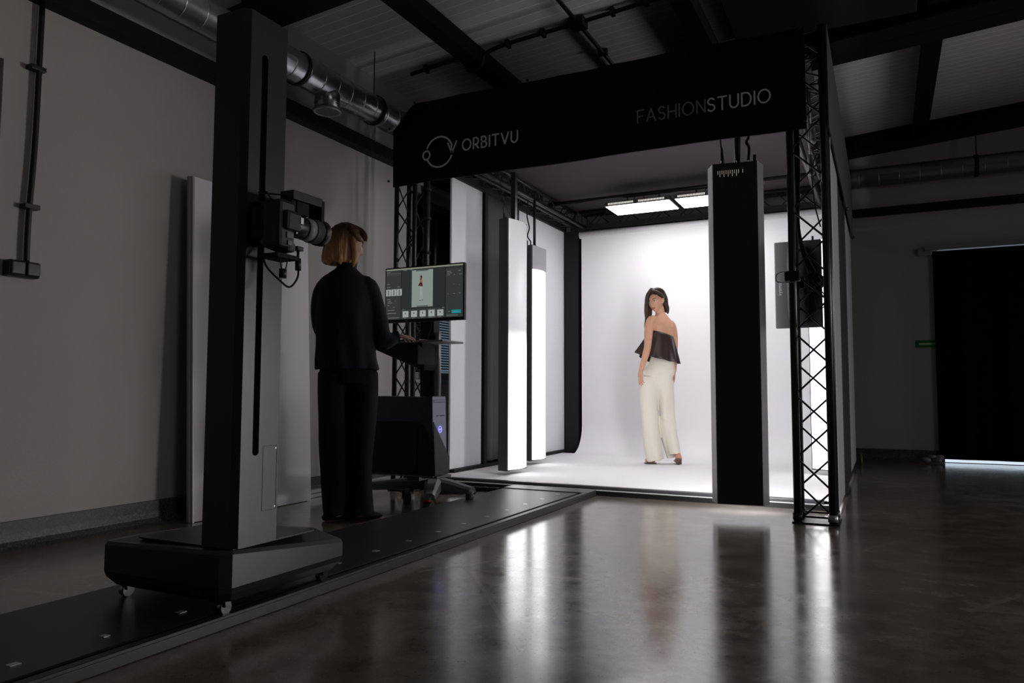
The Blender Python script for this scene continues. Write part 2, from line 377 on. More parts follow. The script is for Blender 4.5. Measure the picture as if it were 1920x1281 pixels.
# ------------------------------------------------------------------ conduit, socket, ducts, exit sign, curtain
c = thing('cable_conduit', 'black vertical conduit clipped to the left wall above the socket box', 'pipe', (WX + .03, 2.27, 2.0))
MB().path([(WX + .03, 2.2, 1.38), (WX + .03, 2.2, 1.6), (WX + .03, 2.215, 2.0), (WX + .03, 2.22, 2.70)], .014, 10).build('pipe', M_BLACK, c)
for z in (1.66, 2.36):
    MB().box(WX, WX + .05, 2.17, 2.245, z - .012, z + .012, bev=.003).build('clip', M_BLACK, c)
c = thing('socket_box', 'black double socket box on the left wall at the foot of the conduit', 'socket', (WX + .03, 2.18, 1.36))
MB().box(WX, WX + .055, 2.105, 2.255, 1.305, 1.385, bev=.008).build('body', M_BLACK, c)
for y in (2.112, 2.185): MB().box(WX + .05, WX + .072, y, y + .062, 1.312, 1.378, bev=.006).build('socket_cover', mat('socket_cover', (.02, .02, .02), rough=.2), c)

def duct_mb(p0, p1, r, pitch, mb=None):
    mb = mb or MB(); p0, p1 = V(p0), V(p1); L = (p1 - p0).length; d = (p1 - p0) / L; a, b = frame(d)
    mb.tube(p0, p1, r, 40)
    for i in range(int(L / pitch)):
        q = p0 + d * (i + .5) * pitch
        R = [[q + d * o_ + (a * math.cos(2 * PI * j / 40) + b * math.sin(2 * PI * j / 40)) * rr for j in range(40)] for o_, rr in ((-.006, r), (-.002, r + .0035), (.002, r + .0035), (.006, r))]
        mb.rings(R, (False, False))
    return mb
DX, DZ, DR = -3.50, 2.935, .105
c = thing('ventilation_duct', 'shiny galvanised round duct running along the left wall above the black rail', 'duct', (DX, 4, DZ))
duct_mb((DX, 0.4, DZ), (DX, 7.6, DZ), DR, .145).build('duct_pipe', M_GALV, c)
t = MB(); t.tube((DX, 4.08, DZ), (DX, 4.08, DZ - .19), .088, 32).tube((DX, 4.08, DZ - .135), (DX, 4.08, DZ - .142), .0925, 32)
t.build('outlet_branch', M_GALV, c)
g = MB(); gy = 4.08; gz = DZ - .192
g.rings([[V((DX + math.cos(2 * PI * j / 40) * r_, gy + math.sin(2 * PI * j / 40) * r_, gz + h_)) for j in range(40)] for r_, h_ in ((.08, .006), (.098, .006), (.100, -.004), (.094, -.010), (.080, -.008), (.08, .006))], (False, False))
for i in range(-5, 6):
    hy = i * .0145; hx = math.sqrt(max(.0004, .08 ** 2 - hy ** 2)); g.box(DX - hx, DX + hx, gy + hy - .003, gy + hy + .003, gz - .008, gz + .004)
g.build('outlet_grille', mat('grille_metal', (.33, .33, .33), rough=.45, metal=.5), c)
for y in (2.5, 3.40, 4.62, 3.78):
    rr = DR + .006
    b_ = MB(); b_.rings([[V((DX + math.cos(2 * PI * j / 32) * (rr + e), y + o_, DZ + math.sin(2 * PI * j / 32) * (rr + e))) for j in range(32)] for o_, e in ((-.012, 0), (-.012, .006), (.012, .006), (.012, 0))], (False, False))
    if y != 3.78: b_.tube((DX, y, DZ + rr), (DX, y, roofz(DX) - .01), .004, 6)
    b_.build('hanger_band' if y != 3.78 else 'cable_tie', M_BLACK if y == 3.78 else M_STEEL, c)
c = thing('ventilation_duct', 'dull round duct hung along the back wall above the blackout curtain', 'duct', (1, 9.2, 3.19))
duct_mb((-3.3, 9.22, 3.17), (6.5, 9.22, 3.17), .108, .2).build('duct_pipe', mat('dull_galvanised', (.26, .26, .27), rough=.35, metal=.8), c)
for x in (-1.3, -.30, .93, 2.2):
    b_ = MB(); b_.rings([[V((x + o_, 9.22 + math.cos(2 * PI * j / 32) * (.112 + e), 3.17 + math.sin(2 * PI * j / 32) * (.112 + e))) for j in range(32)] for o_, e in ((-.02, 0), (-.02, .006), (.02, .006), (.02, 0))], (False, False))
    b_.tube((x, 9.13, 3.17), (x, 9.13, roofz(x) - .02), .006, 6); b_.build('hanger_band', M_STEEL, c)
# ceiling conduits
c = thing('ceiling_conduit', 'black conduit crossing under the ceiling sheets with a junction box', 'pipe', (-2, 5.05, 3.48))
def cz(x, d=.035): return roofz(x) - d
MB().path([(-3.45, 5.05, cz(-3.45)), (-3.0, 5.05, cz(-3.0)), (-2.9, 5.05, cz(-2.9, .15)), (-2.79, 5.05, cz(-2.79, .15)), (-2.68, 5.05, cz(-2.68)), (-1.95, 5.05, cz(-1.95)), (-1.3, 5.05, cz(-1.3))], .016, 8).build('pipe', M_BLACK, c)
MB().box(-2.03, -1.91, 4.99, 5.11, cz(-1.97, .075), cz(-1.97, .004), bev=.01).build('junction_box', M_BLACKM, c)
for x in (-3.3, -2.55, -2.25, -1.7, -1.45): MB().box(x - .015, x + .015, 5.02, 5.08, cz(x, .058), cz(x, .004), bev=.003).build('clip', M_BLACK, c)
c = thing('ceiling_conduit', 'black conduit running lengthwise under the ceiling through the junction box', 'pipe', (-1.97, 5.05, 3.48))
MB().path([(-1.98, 4.0, cz(-1.98)), (-1.97, 4.98, cz(-1.97))], .016, 8).path([(-1.97, 5.12, cz(-1.97)), (-1.96, 8.9, cz(-1.96))], .016, 8).build('pipe', M_BLACK, c)
for y in (4.6, 5.6, 6.4): MB().box(-2.01, -1.93, y - .015, y + .015, cz(-1.97, .058), cz(-1.97, .004), bev=.003).build('clip', M_BLACK, c)

tag(MB().box(.315, .62, BY - .004, BY - .0005, 1.25, 1.335, mi=0).box(.35, .62, BY - .0055, BY - .004, 1.28, 1.303, mi=1).box(.319, .62, BY - .005, BY - .004, 1.328, 1.332, mi=2).box(.319, .62, BY - .005, BY - .004, 1.253, 1.257, mi=2).build('exit_sign', [mat('sign_green', (.0, .16, .05), rough=.5), mat('sign_pale', (.55, .7, .42), rough=.5), mat('sign_edge', (.2, .4, .1), rough=.5)]), 'small green sign with a pale stripe on the back wall beside the curtain', 'sign')
def wavy(mb, p0, p1, z0, z1, amp, waves, n=80, seed=0, th=.004, flare=0.0, nz=14):
    """hanging cloth between two floor points; folds grow downwards"""
    p0, p1 = V(p0), V(p1); d = (p1 - p0); L = d.length; d /= L; nr = V((-d.y, d.x, 0)); rnd = random.Random(seed)
    ph = [rnd.uniform(0, 6.28) for _ in range(4)]
    grid = []
    for k in range(nz + 1):
        t = k / nz; z = z1 + (z0 - z1) * t; row = []
        for i in range(n + 1):
            u = i / n; s1 = math.sin(2 * PI * waves * u + ph[0] + .5 * math.sin(3 * t + ph[1])) + .45 * math.sin(2 * PI * waves * 2.3 * u + ph[2] + t)
            uu = u + flare * t * (u - .0)
            row.append(p0 + d * L * uu + nr * amp * (.35 + .65 * t) * s1 + V((0, 0, z)))
        grid.append(row)
    G = [[mb.bm.verts.new(p) for p in r] for r in grid]
    H = [[mb.bm.verts.new(p + nr * th) for p in r] for r in grid]
    for k in range(nz):
        for i in range(n):
            f = mb.bm.faces.new((G[k][i], G[k][i + 1], G[k + 1][i + 1], G[k + 1][i])); f.smooth = True
            f = mb.bm.faces.new((H[k][i], H[k + 1][i], H[k + 1][i + 1], H[k][i + 1])); f.smooth = True
    for k in range(nz):
        mb.bm.faces.new((G[k][0], G[k + 1][0], H[k + 1][0], H[k][0])); mb.bm.faces.new((G[k][n], H[k][n], H[k + 1][n], G[k + 1][n]))
    for i in range(n):
        mb.bm.faces.new((G[0][i], H[0][i], H[0][i + 1], G[0][i + 1])); mb.bm.faces.new((G[nz][i], G[nz][i + 1], H[nz][i + 1], H[nz][i]))
    return mb
c = thing('blackout_curtain', 'black blackout curtain covering the doorway in the back wall', 'curtain', (1.3, 9.3, 0))
wavy(MB(), (.505, 9.33, 0), (2.75, 9.33, 0), .045, 2.30, .010, 5, seed=3, flare=0.03).build('cloth', mat('blackout_cloth', (.0045, .0045, .0055), rough=.95, spec=.15), c)
MB().box(.43, 2.9, 9.30, 9.395, 2.31, 2.36, bev=.004).box(.36, .50, 9.33, 9.395, 2.27, 2.35, bev=.01).build('rail', mat('curtain_rail_grey', (.24, .235, .25), rough=.5), c)
pl = MB(); rnd = random.Random(4)
for i in range(9): pl.ball((.40 + rnd.uniform(-.05, .12), 9.25 + rnd.uniform(-.05, .04), .03 + rnd.uniform(0, .05)), (rnd.uniform(.02, .05), rnd.uniform(.02, .05), rnd.uniform(.015, .035)), 5)
tag(pl.build('plastic_film', mat('clear_film', (.25, .25, .27), rough=.15)), 'crumpled clear plastic film at the foot of the blackout curtain', 'plastic')
c = thing('spray_bottle', 'small yellow bottle on the floor behind the booth corner', 'bottle', (-.245, 8.75, 0))
MB().tube((-.245, 8.75, 0), (-.245, 8.75, .085), .016, 16).tube((-.245, 8.75, .085), (-.245, 8.75, .11), .016, 16, r1=.008).build('body', mat('yellow_plastic', (.14, .11, .02), rough=.4), c)
MB().box(-.262, -.230, 8.743, 8.757, .11, .125, bev=.003).build('nozzle', M_GREYP, c)

# ------------------------------------------------------------------ white boards leaning on the left wall
c = thing('leaning_board', 'tall white foam board leaning against the left wall behind the camera column', 'board', (-3.6, 3.5, 0))
def lean(u, y, z):  # u across thickness, z up the board
    tilt = -.085 / 2.03
    return V((-3.575 + u + tilt * z, y, z))
lb = MB(); z1 = 2.03
for (ya, yb, u0, u1, mi) in ((3.10, 4.08, 0, -.012, 0),):
    lb.prism([lean(u0, ya, .004), lean(u0, yb, .004), lean(u1, yb, .004), lean(u1, ya, .004)], lean(0, 0, z1) - lean(0, 0, 0))
lb.build('front_sheet', M_FOAM, c)
MB().prism([lean(-.014, 3.075, 0.004), lean(-.014, 4.07, .004), lean(-.035, 4.07, .004), lean(-.035, 3.075, .004)], lean(0, 0, z1) - lean(0, 0, 0)).build('back_sheet', mat('board_back', (.32, .31, .32), rough=.5), c)
MB().prism([lean(.003, 3.085, 0.0), lean(.003, 3.097, .0), lean(-.036, 3.097, .0), lean(-.036, 3.085, .0)], lean(0, 0, z1 + .005) - lean(0, 0, 0)).build('edge_trim', M_ALU, c)
c = thing('profile_bundle', 'stack of grey aluminium profiles lying on the floor along the wall plinth', 'rods', (-3.6, 4.7, 0))
for i in range(4):
    MB().box(-3.70 + .028 * (i % 2), -3.675 + .028 * (i % 2), 4.12, 5.3, .001 + .03 * (i // 2), .028 + .03 * (i // 2), bev=.003).build('profile', M_ALU, c)

# ------------------------------------------------------------------ camera rail
c = thing('camera_rail', 'long black floor track carrying the camera column up to the booth', 'rail', (-2.2, 3, 0))
MB().box(-2.565, -1.965, -.6, 5.21, .006, .040, bev=.002).build('deck_plate', M_RAIL, c)
MB().box(-2.575, -2.567, -.6, 5.21, 0, .036).box(-1.962, -1.90, -.6, 5.21, 0, .034, bev=.003).box(-1.935, -1.90, -.6, 5.18, .032, .044, bev=.003).build('side_profile', mat('rail_profile', (.035, .035, .036), rough=.4, metal=.3), c)
MB().box(-2.565, -1.90, 5.02, 5.21, .039, .046, bev=.002).build('end_plate', mat('perforated_plate', (.09, .09, .095), rough=.4, metal=.4), c)
MB().box(-1.966, -1.955, .2, 5.0, .036, .0415).build('guide_slot', M_BLACKM, c)
k = 0; y = 0.69
while y < 5.0:
    MB().box(-2.085 + .004 * math.sin(k * 7), -2.058, y, y + (.02 if k % 2 else .028), .0402, .0412, bev=.0).build('marker', mat('marker_metal', (.6, .6, .6), rough=.3, metal=.6), c); y += .262; k += 1

# ------------------------------------------------------------------ camera column
CY = 1.77
c = thing('camera_column', 'tall charcoal motorised camera column standing on the floor track', 'column', (-2.1, 2.0, .04))
bm_ = MB()
# base: prism seen in plan, lower skirt tapering inwards, upper sloped ends
plan = [(-2.44, 1.74), (-1.89, 1.74), (-1.865, 1.77), (-1.865, 2.31), (-1.90, 2.35), (-2.43, 2.35), (-2.47, 2.31), (-2.47, 1.77)]
def inset(pl, dx, dy): 
    cx, cy = -2.167, 2.045
    return [(cx + (x - cx) * (1 - dx), cy + (y - cy) * (1 - dy)) for x, y in pl]
def ring(pl, z): return [V((x, y, z)) for x, y in pl]
def slope(x, y):  # top height falls towards the far end and the left end
    return .252 - max(0, (y - 2.17)) * .40 - max(0, (-2.27 - x)) * .10
bm_.rings([ring(inset(plan, .10, .10), .085), ring(inset(plan, .02, .02), .115), ring(plan, .135), [V((x, y, slope(x, y) - .012)) for x, y in plan], [V((x, y, slope(x, y))) for x, y in inset(plan, .02, .02)], [V((x, y, min(.252, slope(x, y) + .02))) for x, y in inset(plan, .30, .25)]])
for f in bm_.bm.faces: f.smooth = False
bm_.build('base', M_COL2, c, label='charcoal base box with sloped far end')
MB().box(-2.32, -1.875, 1.78, 2.16, .25, .2545).build('base_top_plate', M_BLACK, c)
for (x, y) in ((-1.93, 1.80), (-1.93, 2.27), (-2.40, 1.80), (-2.40, 2.27)):
    wbm = MB(); wbm.tube((x - .012, y, .062), (x + .012, y, .062), .022, 20); wbm.box(x - .02, x + .02, y - .012, y + .012, .065, .1)
    wbm.build('wheel', mat('chrome', (.3, .3, .3), rough=.15, metal=1), c)
# mast with chamfered edge and a long slot recessed in its side
mb = MB(); x0, x1, y0, y1, zt, zb = -2.005, -1.862, CY, 1.955, 2.035, .2545
mb.prism([(x0, y0, zb), (x1 - .022, y0, zb), (x1, y0 + .018, zb), (x1, 1.838, zb), (x1 - .02, 1.838, zb), (x1 - .02, 1.866, zb), (x1, 1.866, zb), (x1, y1, zb), (x0, y1, zb)], (0, 0, zt - zb))
# close the slot above and below
mb.box(x1 - .0205, x1, 1.8375, 1.8665, 1.90, zt); mb.box(x1 - .0205, x1, 1.8375, 1.8665, zb, .545)
for zz, sg in ((1.90, -1), (.545, 1)):
    pts = [(x1 - .0205, 1.852 - .0145, zz), ] + [(x1 - .0205, 1.852 - .0145 * math.cos(PI * i / 10), zz + sg * (.0145 - .0145 * math.sin(PI * i / 10))) for i in range(0, 6)]
    mb.prism(pts, (.0205, 0, 0))
    pts = [(x1 - .0205, 1.852 + .0145, zz), ] + [(x1 - .0205, 1.852 + .0145 * math.cos(PI * i / 10), zz + sg * (.0145 - .0145 * math.sin(PI * i / 10))) for i in range(0, 6)]
    mb.prism(pts, (.0205, 0, 0))
mb.build('mast', M_COL, c)
MB().box(x1 - .0215, x1 - .0195, 1.8385, 1.8655, .55, 1.895).build('slot', M_BLACKM, c)
hb = MB(); 
for a_, b_, c_, d_ in ((1.885, 1.886, .36, .575), (1.948, 1.949, .36, .575), (1.885, 1.949, .36, .361), (1.885, 1.949, .574, .575)): hb.box(x1 - .001, x1 + .0008, a_, b_, c_, d_)
hb.build('hatch', M_BLACKM, c)
for z in (.37, .565): MB().tube((x1, 1.943, z), (x1 + .0015, 1.943, z), .003, 8).build('screw', M_ALU, c)

# ------------------------------------------------------------------ camera
CAM0 = set(bpy.data.objects)
c = thing('camera', 'black reflex camera with a pale banded lens clamped sideways to the column', 'camera', (-1.75, 1.9, 1.3))
CX = -1.745; LZ = 1.305
MB().box(CX - .042, CX + .036, 1.80, 1.872, LZ - .085, LZ + .07, bev=.012).box(CX - .036, CX + .03, 1.845, 1.885, LZ - .095, LZ - .062, bev=.01).box(CX + .02, CX + .055, 1.815, 1.885, LZ - .03, LZ + .035, bev=.012).build('body', mat('camera_black', (.018, .018, .019), rough=.45, bump=.15, bscale=500), c)
ln = MB()
ln.loft([(CX, 1.87, LZ), (CX, 1.90, LZ), (CX, 1.93, LZ), (CX, 1.945, LZ)], [.034, .038, .038, .036], n=32, cap=False); ln.build('lens_barrel', M_BLACK, c)
MB().tube((CX, 1.944, LZ), (CX, 1.978, LZ), .0385, 32).build('focus_ring', mat('lens_grey', (.28, .28, .27), rough=.4), c, label='pale grey lens ring')
zb_ = MB()
for i in range(7): zb_.tube((CX, 1.979 + i * .005, LZ), (CX, 1.9815 + i * .005, LZ), .0425, 32).tube((CX, 1.9815 + i * .005, LZ), (CX, 1.984 + i * .005, LZ), .041, 32)
zb_.build('zoom_ring', M_GREYP, c)
MB().tube((CX, 2.014, LZ), (CX, 2.040, LZ), .044, 32, r1=.045).tube((CX, 2.018, LZ), (CX, 2.021, LZ), .0455, 32).build('lens_hood', M_BLACK, c)
MB().tube((CX, 2.0402, LZ), (CX, 2.0406, LZ), .036, 32).build('front_glass', M_GLASSD, c)
MB().box(CX + .050, CX + .058, 1.872, 1.886, LZ - .004, LZ + .018, bev=.001).box(CX + .036, CX + .042, 1.87, 1.876, LZ - .035, LZ - .012, bev=.001).build('badge', M_ALU, c)
MB().box(CX + .036, CX + .04, 1.83, 1.86, LZ - .055, LZ - .035, bev=.001).box(CX + .036, CX + .04, 1.835, 1.855, LZ - .078, LZ - .062, bev=.001).build('button', M_GREYP, c)
MB().box(CX - .09, CX - .04, 1.80, 1.87, LZ - .05, LZ + .05, bev=.005).box(-1.86, CX - .08, 1.825, 1.88, LZ - .07, LZ + .08, bev=.008).box(CX - .07, CX + .01, 1.82, 1.92, LZ - .115, LZ - .1, bev=.003).build('mount_bracket', M_BLACKM, c)
c = thing('sensor_box', 'black rectangular sensor box fixed above the camera lens', 'box', (CX, 1.95, 1.4))
MB().box(CX - .03, CX + .028, 1.868, 2.01, 1.388, 1.418, bev=.002).build('body', M_BLACK, c)
MB().box(CX - .03, CX + .028, 2.005, 2.022, 1.335, 1.412, bev=.002).box(CX - .02, CX + .015, 1.90, 1.96, 1.345, 1.39, bev=.004).box(CX - .015, CX + .01, 1.88, 1.905, LZ + .03, 1.39).build('bracket', M_BLACKM, c)
cb = thing('camera_cable', 'black cable looping below the camera with a ferrite and plugs', 'cable', (CX, 1.86, 1.15))
MB().path([(-1.84, 1.862, 1.24), (-1.80, 1.835, 1.17), (CX, 1.845, 1.115), (CX, 1.89, 1.10), (CX, 1.925, 1.135), (CX, 1.928, 1.17)], .0035, 8).path([(CX, 1.84, 1.24), (CX, 1.842, 1.19), (CX, 1.85, 1.155)], .002, 6).path([(CX, 1.85, 1.225), (CX, 1.875, 1.20), (CX, 1.87, 1.16), (CX, 1.858, 1.15)], .002, 6).path([(-1.83, 1.85, 1.24), (-1.78, 1.86, 1.22), (CX, 1.87, 1.225), (CX, 1.862, 1.245)], .004, 8).path([(CX + .0, 1.80, 1.37), (CX, 1.775, 1.39), (-1.80, 1.80, 1.40), (CX - .02, 1.84, 1.40), (CX - .02, 1.87, 1.405)], .003, 8).build('wire', M_BLACKM, cb)
MB().tube((CX, 1.857, 1.125), (CX, 1.857, 1.155), .012, 16).build('ferrite', M_BLACK, cb)
MB().tube((CX, 1.928, 1.16), (CX, 1.926, 1.20), .010, 14).tube((CX, 1.926, 1.20), (CX, 1.925, 1.225), .005, 10).box(CX - .012, CX + .012, 1.91, 1.94, 1.225, 1.24, bev=.003).build('plug', M_BLACK, cb)

for o_ in set(bpy.data.objects) - CAM0:
    if o_.parent is None: o_.location.y -= .022

# ------------------------------------------------------------------ booth platform, walls, backdrop, canopy
FX0, FX1, FY0, FY1 = -3.42, -.30, 5.24, 8.42
c = thing('booth_platform', 'low black framed platform under the white booth floor', 'platform', (-1.9, 6.8, 0))
MB().box(FX0, FX1, FY0, FY1, 0, .034).build('frame', M_BLACK, c)
MB().box(FX0, FX1 - .03, FY0 - .001, FY0 + .045, .034, .037).build('aluminium_strip', mat('pale_strip', (.55, .55, .56), rough=.35, metal=.2), c)
MB().box(FX0 + .02, FX1 - .07, FY0 + .05, FY0 + .10, .034, .060, bev=.008).build('front_tube', mat('dark_tube', (.05, .048, .052), rough=.35), c)
# sweep: floor, cove and back in one sheet of vinyl
c = thing('backdrop', 'white vinyl backdrop sweeping from the roller down over the booth floor', 'backdrop', (-1.8, 8.1, 0))
BX0, BX1, BYY, RR = -3.17, -.36, 8.22, .32
prof = [(FY0 + .105, .05)] + [(FY0 + .105 + (BYY - RR - FY0 - .105) * i / 8, .05) for i in range(1, 9)] + [(BYY - RR + RR * math.sin(a), .05 + RR - RR * math.cos(a)) for a in [PI / 2 * i / 14 for i in range(1, 15)]] + [(BYY, .37 + (2.60 - .37) * i / 8) for i in range(1, 9)]
bd = MB()
def strip(mb, prof, xa, xb, th=.003):
    A = [[mb.bm.verts.new((x, y, z)) for y, z in prof] for x in (xa, xb)]
    for i in range(len(prof) - 1):
        f = mb.bm.faces.new((A[0][i], A[1][i], A[1][i + 1], A[0][i + 1])); f.smooth = True
strip(bd, prof, BX0, BX1); bd.build('vinyl_sheet', M_BACK, c, normals=False)
MB().tube((BX0 - .03, BYY + .03, 2.61), (BX1 + .02, BYY + .03, 2.61), .042, 24).build('roller', M_WHITE, c)
for i in range(9):
    x = BX0 + .12 + i * .33
    MB().tube((x, BYY - .02, 2.72), (x, BYY - .02, 2.655), .004, 6).ball((x, BYY - .02, 2.65), .008, 5).build('hook', M_BLACK, c)
# left margin of the floor sheet, flared towards the wall
tag(MB().prism([(FX0 + .03, FY0 + .11, .046), (BX0 + .001, FY0 + .11, .046), (BX0 + .001, 8.1, .046), (FX0 + .03, 8.1, .046)], (0, 0, .004)).build('floor_sheet', M_WHITE), 'white floor sheet strip along the left booth wall', 'floor sheet')
tag(MB().prism([(BX1 - .001, FY0 + .11, .046), (FX1 - .02, FY0 + .11, .046), (FX1 - .02, 8.1, .046), (BX1 - .001, 8.1, .046)], (0, 0, .004)).build('floor_sheet', M_WHITE), 'white floor sheet strip along the right booth wall', 'floor sheet')

def panel(x0, x1, y0, y1, z0, z1, mt, label, name='fabric_panel'):
    return tag(MB().box(x0, x1, y0, y1, z0, z1, bev=.003).build(name, mt), label, 'panel')
panel(-3.42, -3.40, 5.64, 6.20, .08, 2.69, M_FABW, 'narrow white fabric panel at the front of the left booth wall')
panel(-3.42, -3.40, 6.99, 8.32, .08, 2.69, M_FABW, 'white fabric panel on the left booth wall beside the backdrop')
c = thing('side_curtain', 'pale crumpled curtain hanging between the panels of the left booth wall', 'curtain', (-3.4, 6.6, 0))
wavy(MB(), (-3.395, 6.29, 0), (-3.395, 6.985, 0), .10, 2.68, .013, 2.2, n=60, seed=11).build('cloth', M_FABSHADE, c)
# posts
def post(x, y, r, z0, z1, label, nm='booth_post'):
    return tag(MB().box(x - r, x + r, y - r, y + r, z0, z1, bev=.004).build(nm, M_BLACKM), label, 'post')
post(-3.405, 6.245, .030, .034, 2.66, 'black post between the white panel and curtain of the left booth wall')
post(-3.305, 8.31, .088, .034, 2.66, 'black rear left corner post beside the backdrop')
post(-.33, 8.30, .045, .034, 2.66, 'black rear right corner post behind the backdrop')
# black floor channel along the left wall
tag(MB().box(-3.40, -3.36, 5.65, 8.16, .036, .078, bev=.003).build('floor_channel', M_BLACKM), 'black channel at the foot of the left booth wall', 'channel')
# right wall, seen from outside and inside
RX = -.285
o = thing('booth_wall_panel', 'grey fabric side panel with white edge next to the right truss', 'panel', (RX, 5.4, 0))
MB().box(RX, RX + .012, 4.96, 5.88, .035, 2.70, bev=.003).build('cloth', mat('grey_outer_cloth', (.30, .295, .31), rough=.85), o)
MB().box(RX + .012, RX + .022, 4.93, 4.965, .02, 2.45, bev=.002).build('edge_strip', mat('white_zip', (.7, .7, .7), rough=.4), o)
tag(wavy(MB(), (RX + .004, 5.89, 0), (RX + .004, 7.18, 0), .05, 2.60, .006, 1.5, n=40, seed=5).build('black_curtain', M_BLACKM), 'black curtain strip hanging in the right side of the booth', 'curtain')
panel(RX - .006, RX + .008, 7.19, 8.36, .07, 2.62, mat('pale_outer_cloth', (.28, .275, .29), rough=.85), 'pale side panel at the rear of the right booth wall')
#panel(-.40, -.392, 6.0, 8.0, .055, 2.55, M_FABW, 'white inner panel of the right booth wall behind the slim lamp', 'inner_panel')
c = thing('paper_roll', 'white roll lying on the floor inside the right booth opening', 'roll', (RX - .02, 6.7, .1))
MB().tube((RX - .035, 6.0, .075), (RX - .035, 8.3, .075), .03, 16).build('tube', M_WHITE, c)
# canopy
tag(MB().box(-3.28, -.38, 4.98, 8.30, 2.905, 2.915).build('canopy', M_CANOPY), 'charcoal cloth canopy stretched over the top of the booth', 'canopy')

# ------------------------------------------------------------------ trusses
def truss(name, label, p0, p1, side, ax1, ax2, bay=.18, rc=.022, rb=.006, parent=None, foot=False, mt=None):
    mt = mt or M_TUBE
    p0, p1 = V(p0), V(p1); d = (p1 - p0); L = d.length; d.normalize(); a, b = V(ax1) * side, V(ax2) * side
    root = thing(name, label, 'truss', tuple(p0)) if parent is None else parent
    cs = [p0, p0 + a, p0 + a + b, p0 + b]
    for q in cs: MB().tube(q, q + d * L, rc, 14).build('chord', mt, root)
    nb = int(L / bay); h = L / nb; off = rc * .8
    for fi in range(4):
        q0, q1 = cs[fi], cs[(fi + 1) % 4]; mb = MB(); e = (q1 - q0).normalized()
        for k in range(nb):
            s0, s1 = (q0, q1) if k % 2 == 0 else (q1, q0)
            mb.tube(s0 + d * h * k, s1 + d * h * (k + 1), rb, 7)
        mb.tube(q0 + d * .03, q1 + d * .03, rb, 7); mb.tube(q0 + d * (L - .03), q1 + d * (L - .03), rb, 7)
        mb.build('lattice', mt, root)
    if foot:
        MB().box(p0.x - .03, p0.x + side + .035, p0.y - .03, p0.y + side + .03, 0, .008, bev=.002).build('foot_plate', mt, root)
        for q in cs:
            MB().tube(q + V((0, 0, .01)), q + V((0, 0, .05)), rc + .006, 12).build('collar', M_ALU if q is cs[1] else mt, root)
    return root
truss('truss_tower', 'black lattice truss tower at the right front corner of the booth', (-.475, 4.71, .008), (-.475, 4.71, 2.95), .19, (1, 0, 0), (0, 1, 0), foot=True)
tl = truss('truss_tower', 'black lattice truss tower at the left front corner behind the monitor', (-3.40, 4.80, .008), (-3.40, 4.80, 2.83), .17, (1, 0, 0), (0, 1, 0), bay=.21, rc=.019, foot=True)
truss('truss_beam', 'black truss beam across the front of the booth behind the banner', (-3.2, 4.80, 2.72), (-.5, 4.80, 2.72), .17, (0, 1, 0), (0, 0, 1), rc=.018)
truss('truss_beam', 'black truss beam along the top of the left booth wall', (-3.40, 5.05, 2.70), (-3.40, 8.2, 2.70), .17, (1, 0, 0), (0, 0, 1), rc=.018)
truss('truss_beam', 'black truss beam along the top of the right booth wall', (-.48, 4.95, 2.70), (-.48, 8.2, 2.70), .17, (1, 0, 0), (0, 0, 1), rc=.018)
truss('truss_beam', 'black truss beam along the rear top above the backdrop roller', (-3.2, 8.24, 2.71), (-.45, 8.24, 2.71), .17, (0, 1, 0), (0, 0, 1), rc=.018)
tag(MB().box(-3.30, -.35, 8.20, 8.225, 2.66, 2.72).build('backdrop_batten', M_BLACKM), 'black batten above the backdrop roller', 'batten')
tag(MB().box(-3.42, -3.37, 5.3, 8.25, 2.66, 2.74, bev=.005).build('wall_batten', M_BLACKM), 'black batten along the top of the left booth panels', 'batten')
for xx, lb_ in ((-3.12, 'left'), (-.545, 'right')):
    tag(MB().tube((xx, 5.0, 2.68), (xx, 8.2, 2.68), .024, 14).build('lighting_pipe', M_TUBE), 'black lighting pipe running front to back on the %s side under the canopy' % lb_, 'pipe')
tag(MB().tube((-3.3, 7.55, 2.83), (-.4, 7.55, 2.83), .022, 14).build('cross_pipe', M_TUBE), 'black cross pipe under the canopy holding the overhead panels', 'pipe')
# long pole beside the left tower and its clamps
c = thing('support_pole', 'thick black pole strapped to the left truss tower', 'pole', (-3.19, 4.98, 0))
MB().tube((-3.185, 4.90, .0), (-3.185, 4.90, 2.72), .026, 18).build('tube', M_BLACK, c)
for z in (1.5, 1.83, 2.1, 2.33): MB().tube((-3.185, 4.90, z), (-3.185, 4.90, z + .018), .036, 14).build('strap', M_BLACKM, c)

# ------------------------------------------------------------------ banner with lettering
BYF = 4.665
c = thing('booth_banner', 'black fabric banner with grey lettering across the booth front', 'banner', (-1.9, BYF, 2.3))
nx = 60; bn = MB()
def ztop(x):
    return 2.945 if x > -3.17 else 2.945 - (-3.17 - x) * 1.0
cols = []
for i in range(nx + 1):
    x = -3.345 + (-.375 + 3.345) * i / nx
    cols.append([(x, BYF + .004 * math.sin(9 * x) * (1 - k / 6), 2.325 + .004 * math.sin(4 * x) + (ztop(x) - .006 * abs(math.sin(8 * x)) - 2.325) * k / 6) for k in range(7)])
A = [[bn.bm.verts.new(p) for p in cc] for cc in cols]; B = [[bn.bm.verts.new((p[0], p[1] + .012, p[2])) for p in cc] for cc in cols]
for i in range(nx):
    for k in range(6):
        for G_ in (A, B):
            f = bn.bm.faces.new((G_[i][k], G_[i + 1][k], G_[i + 1][k + 1], G_[i][k + 1])); f.smooth = True
    bn.bm.faces.new((A[i][0], A[i + 1][0], B[i + 1][0], B[i][0])); bn.bm.faces.new((A[i][6], A[i + 1][6], B[i + 1][6], B[i][6]))
for i in (0, nx):
    for k in range(6): bn.bm.faces.new((A[i][k], A[i][k + 1], B[i][k + 1], B[i][k]))
bn.build('cloth', M_CLOTHK, c)
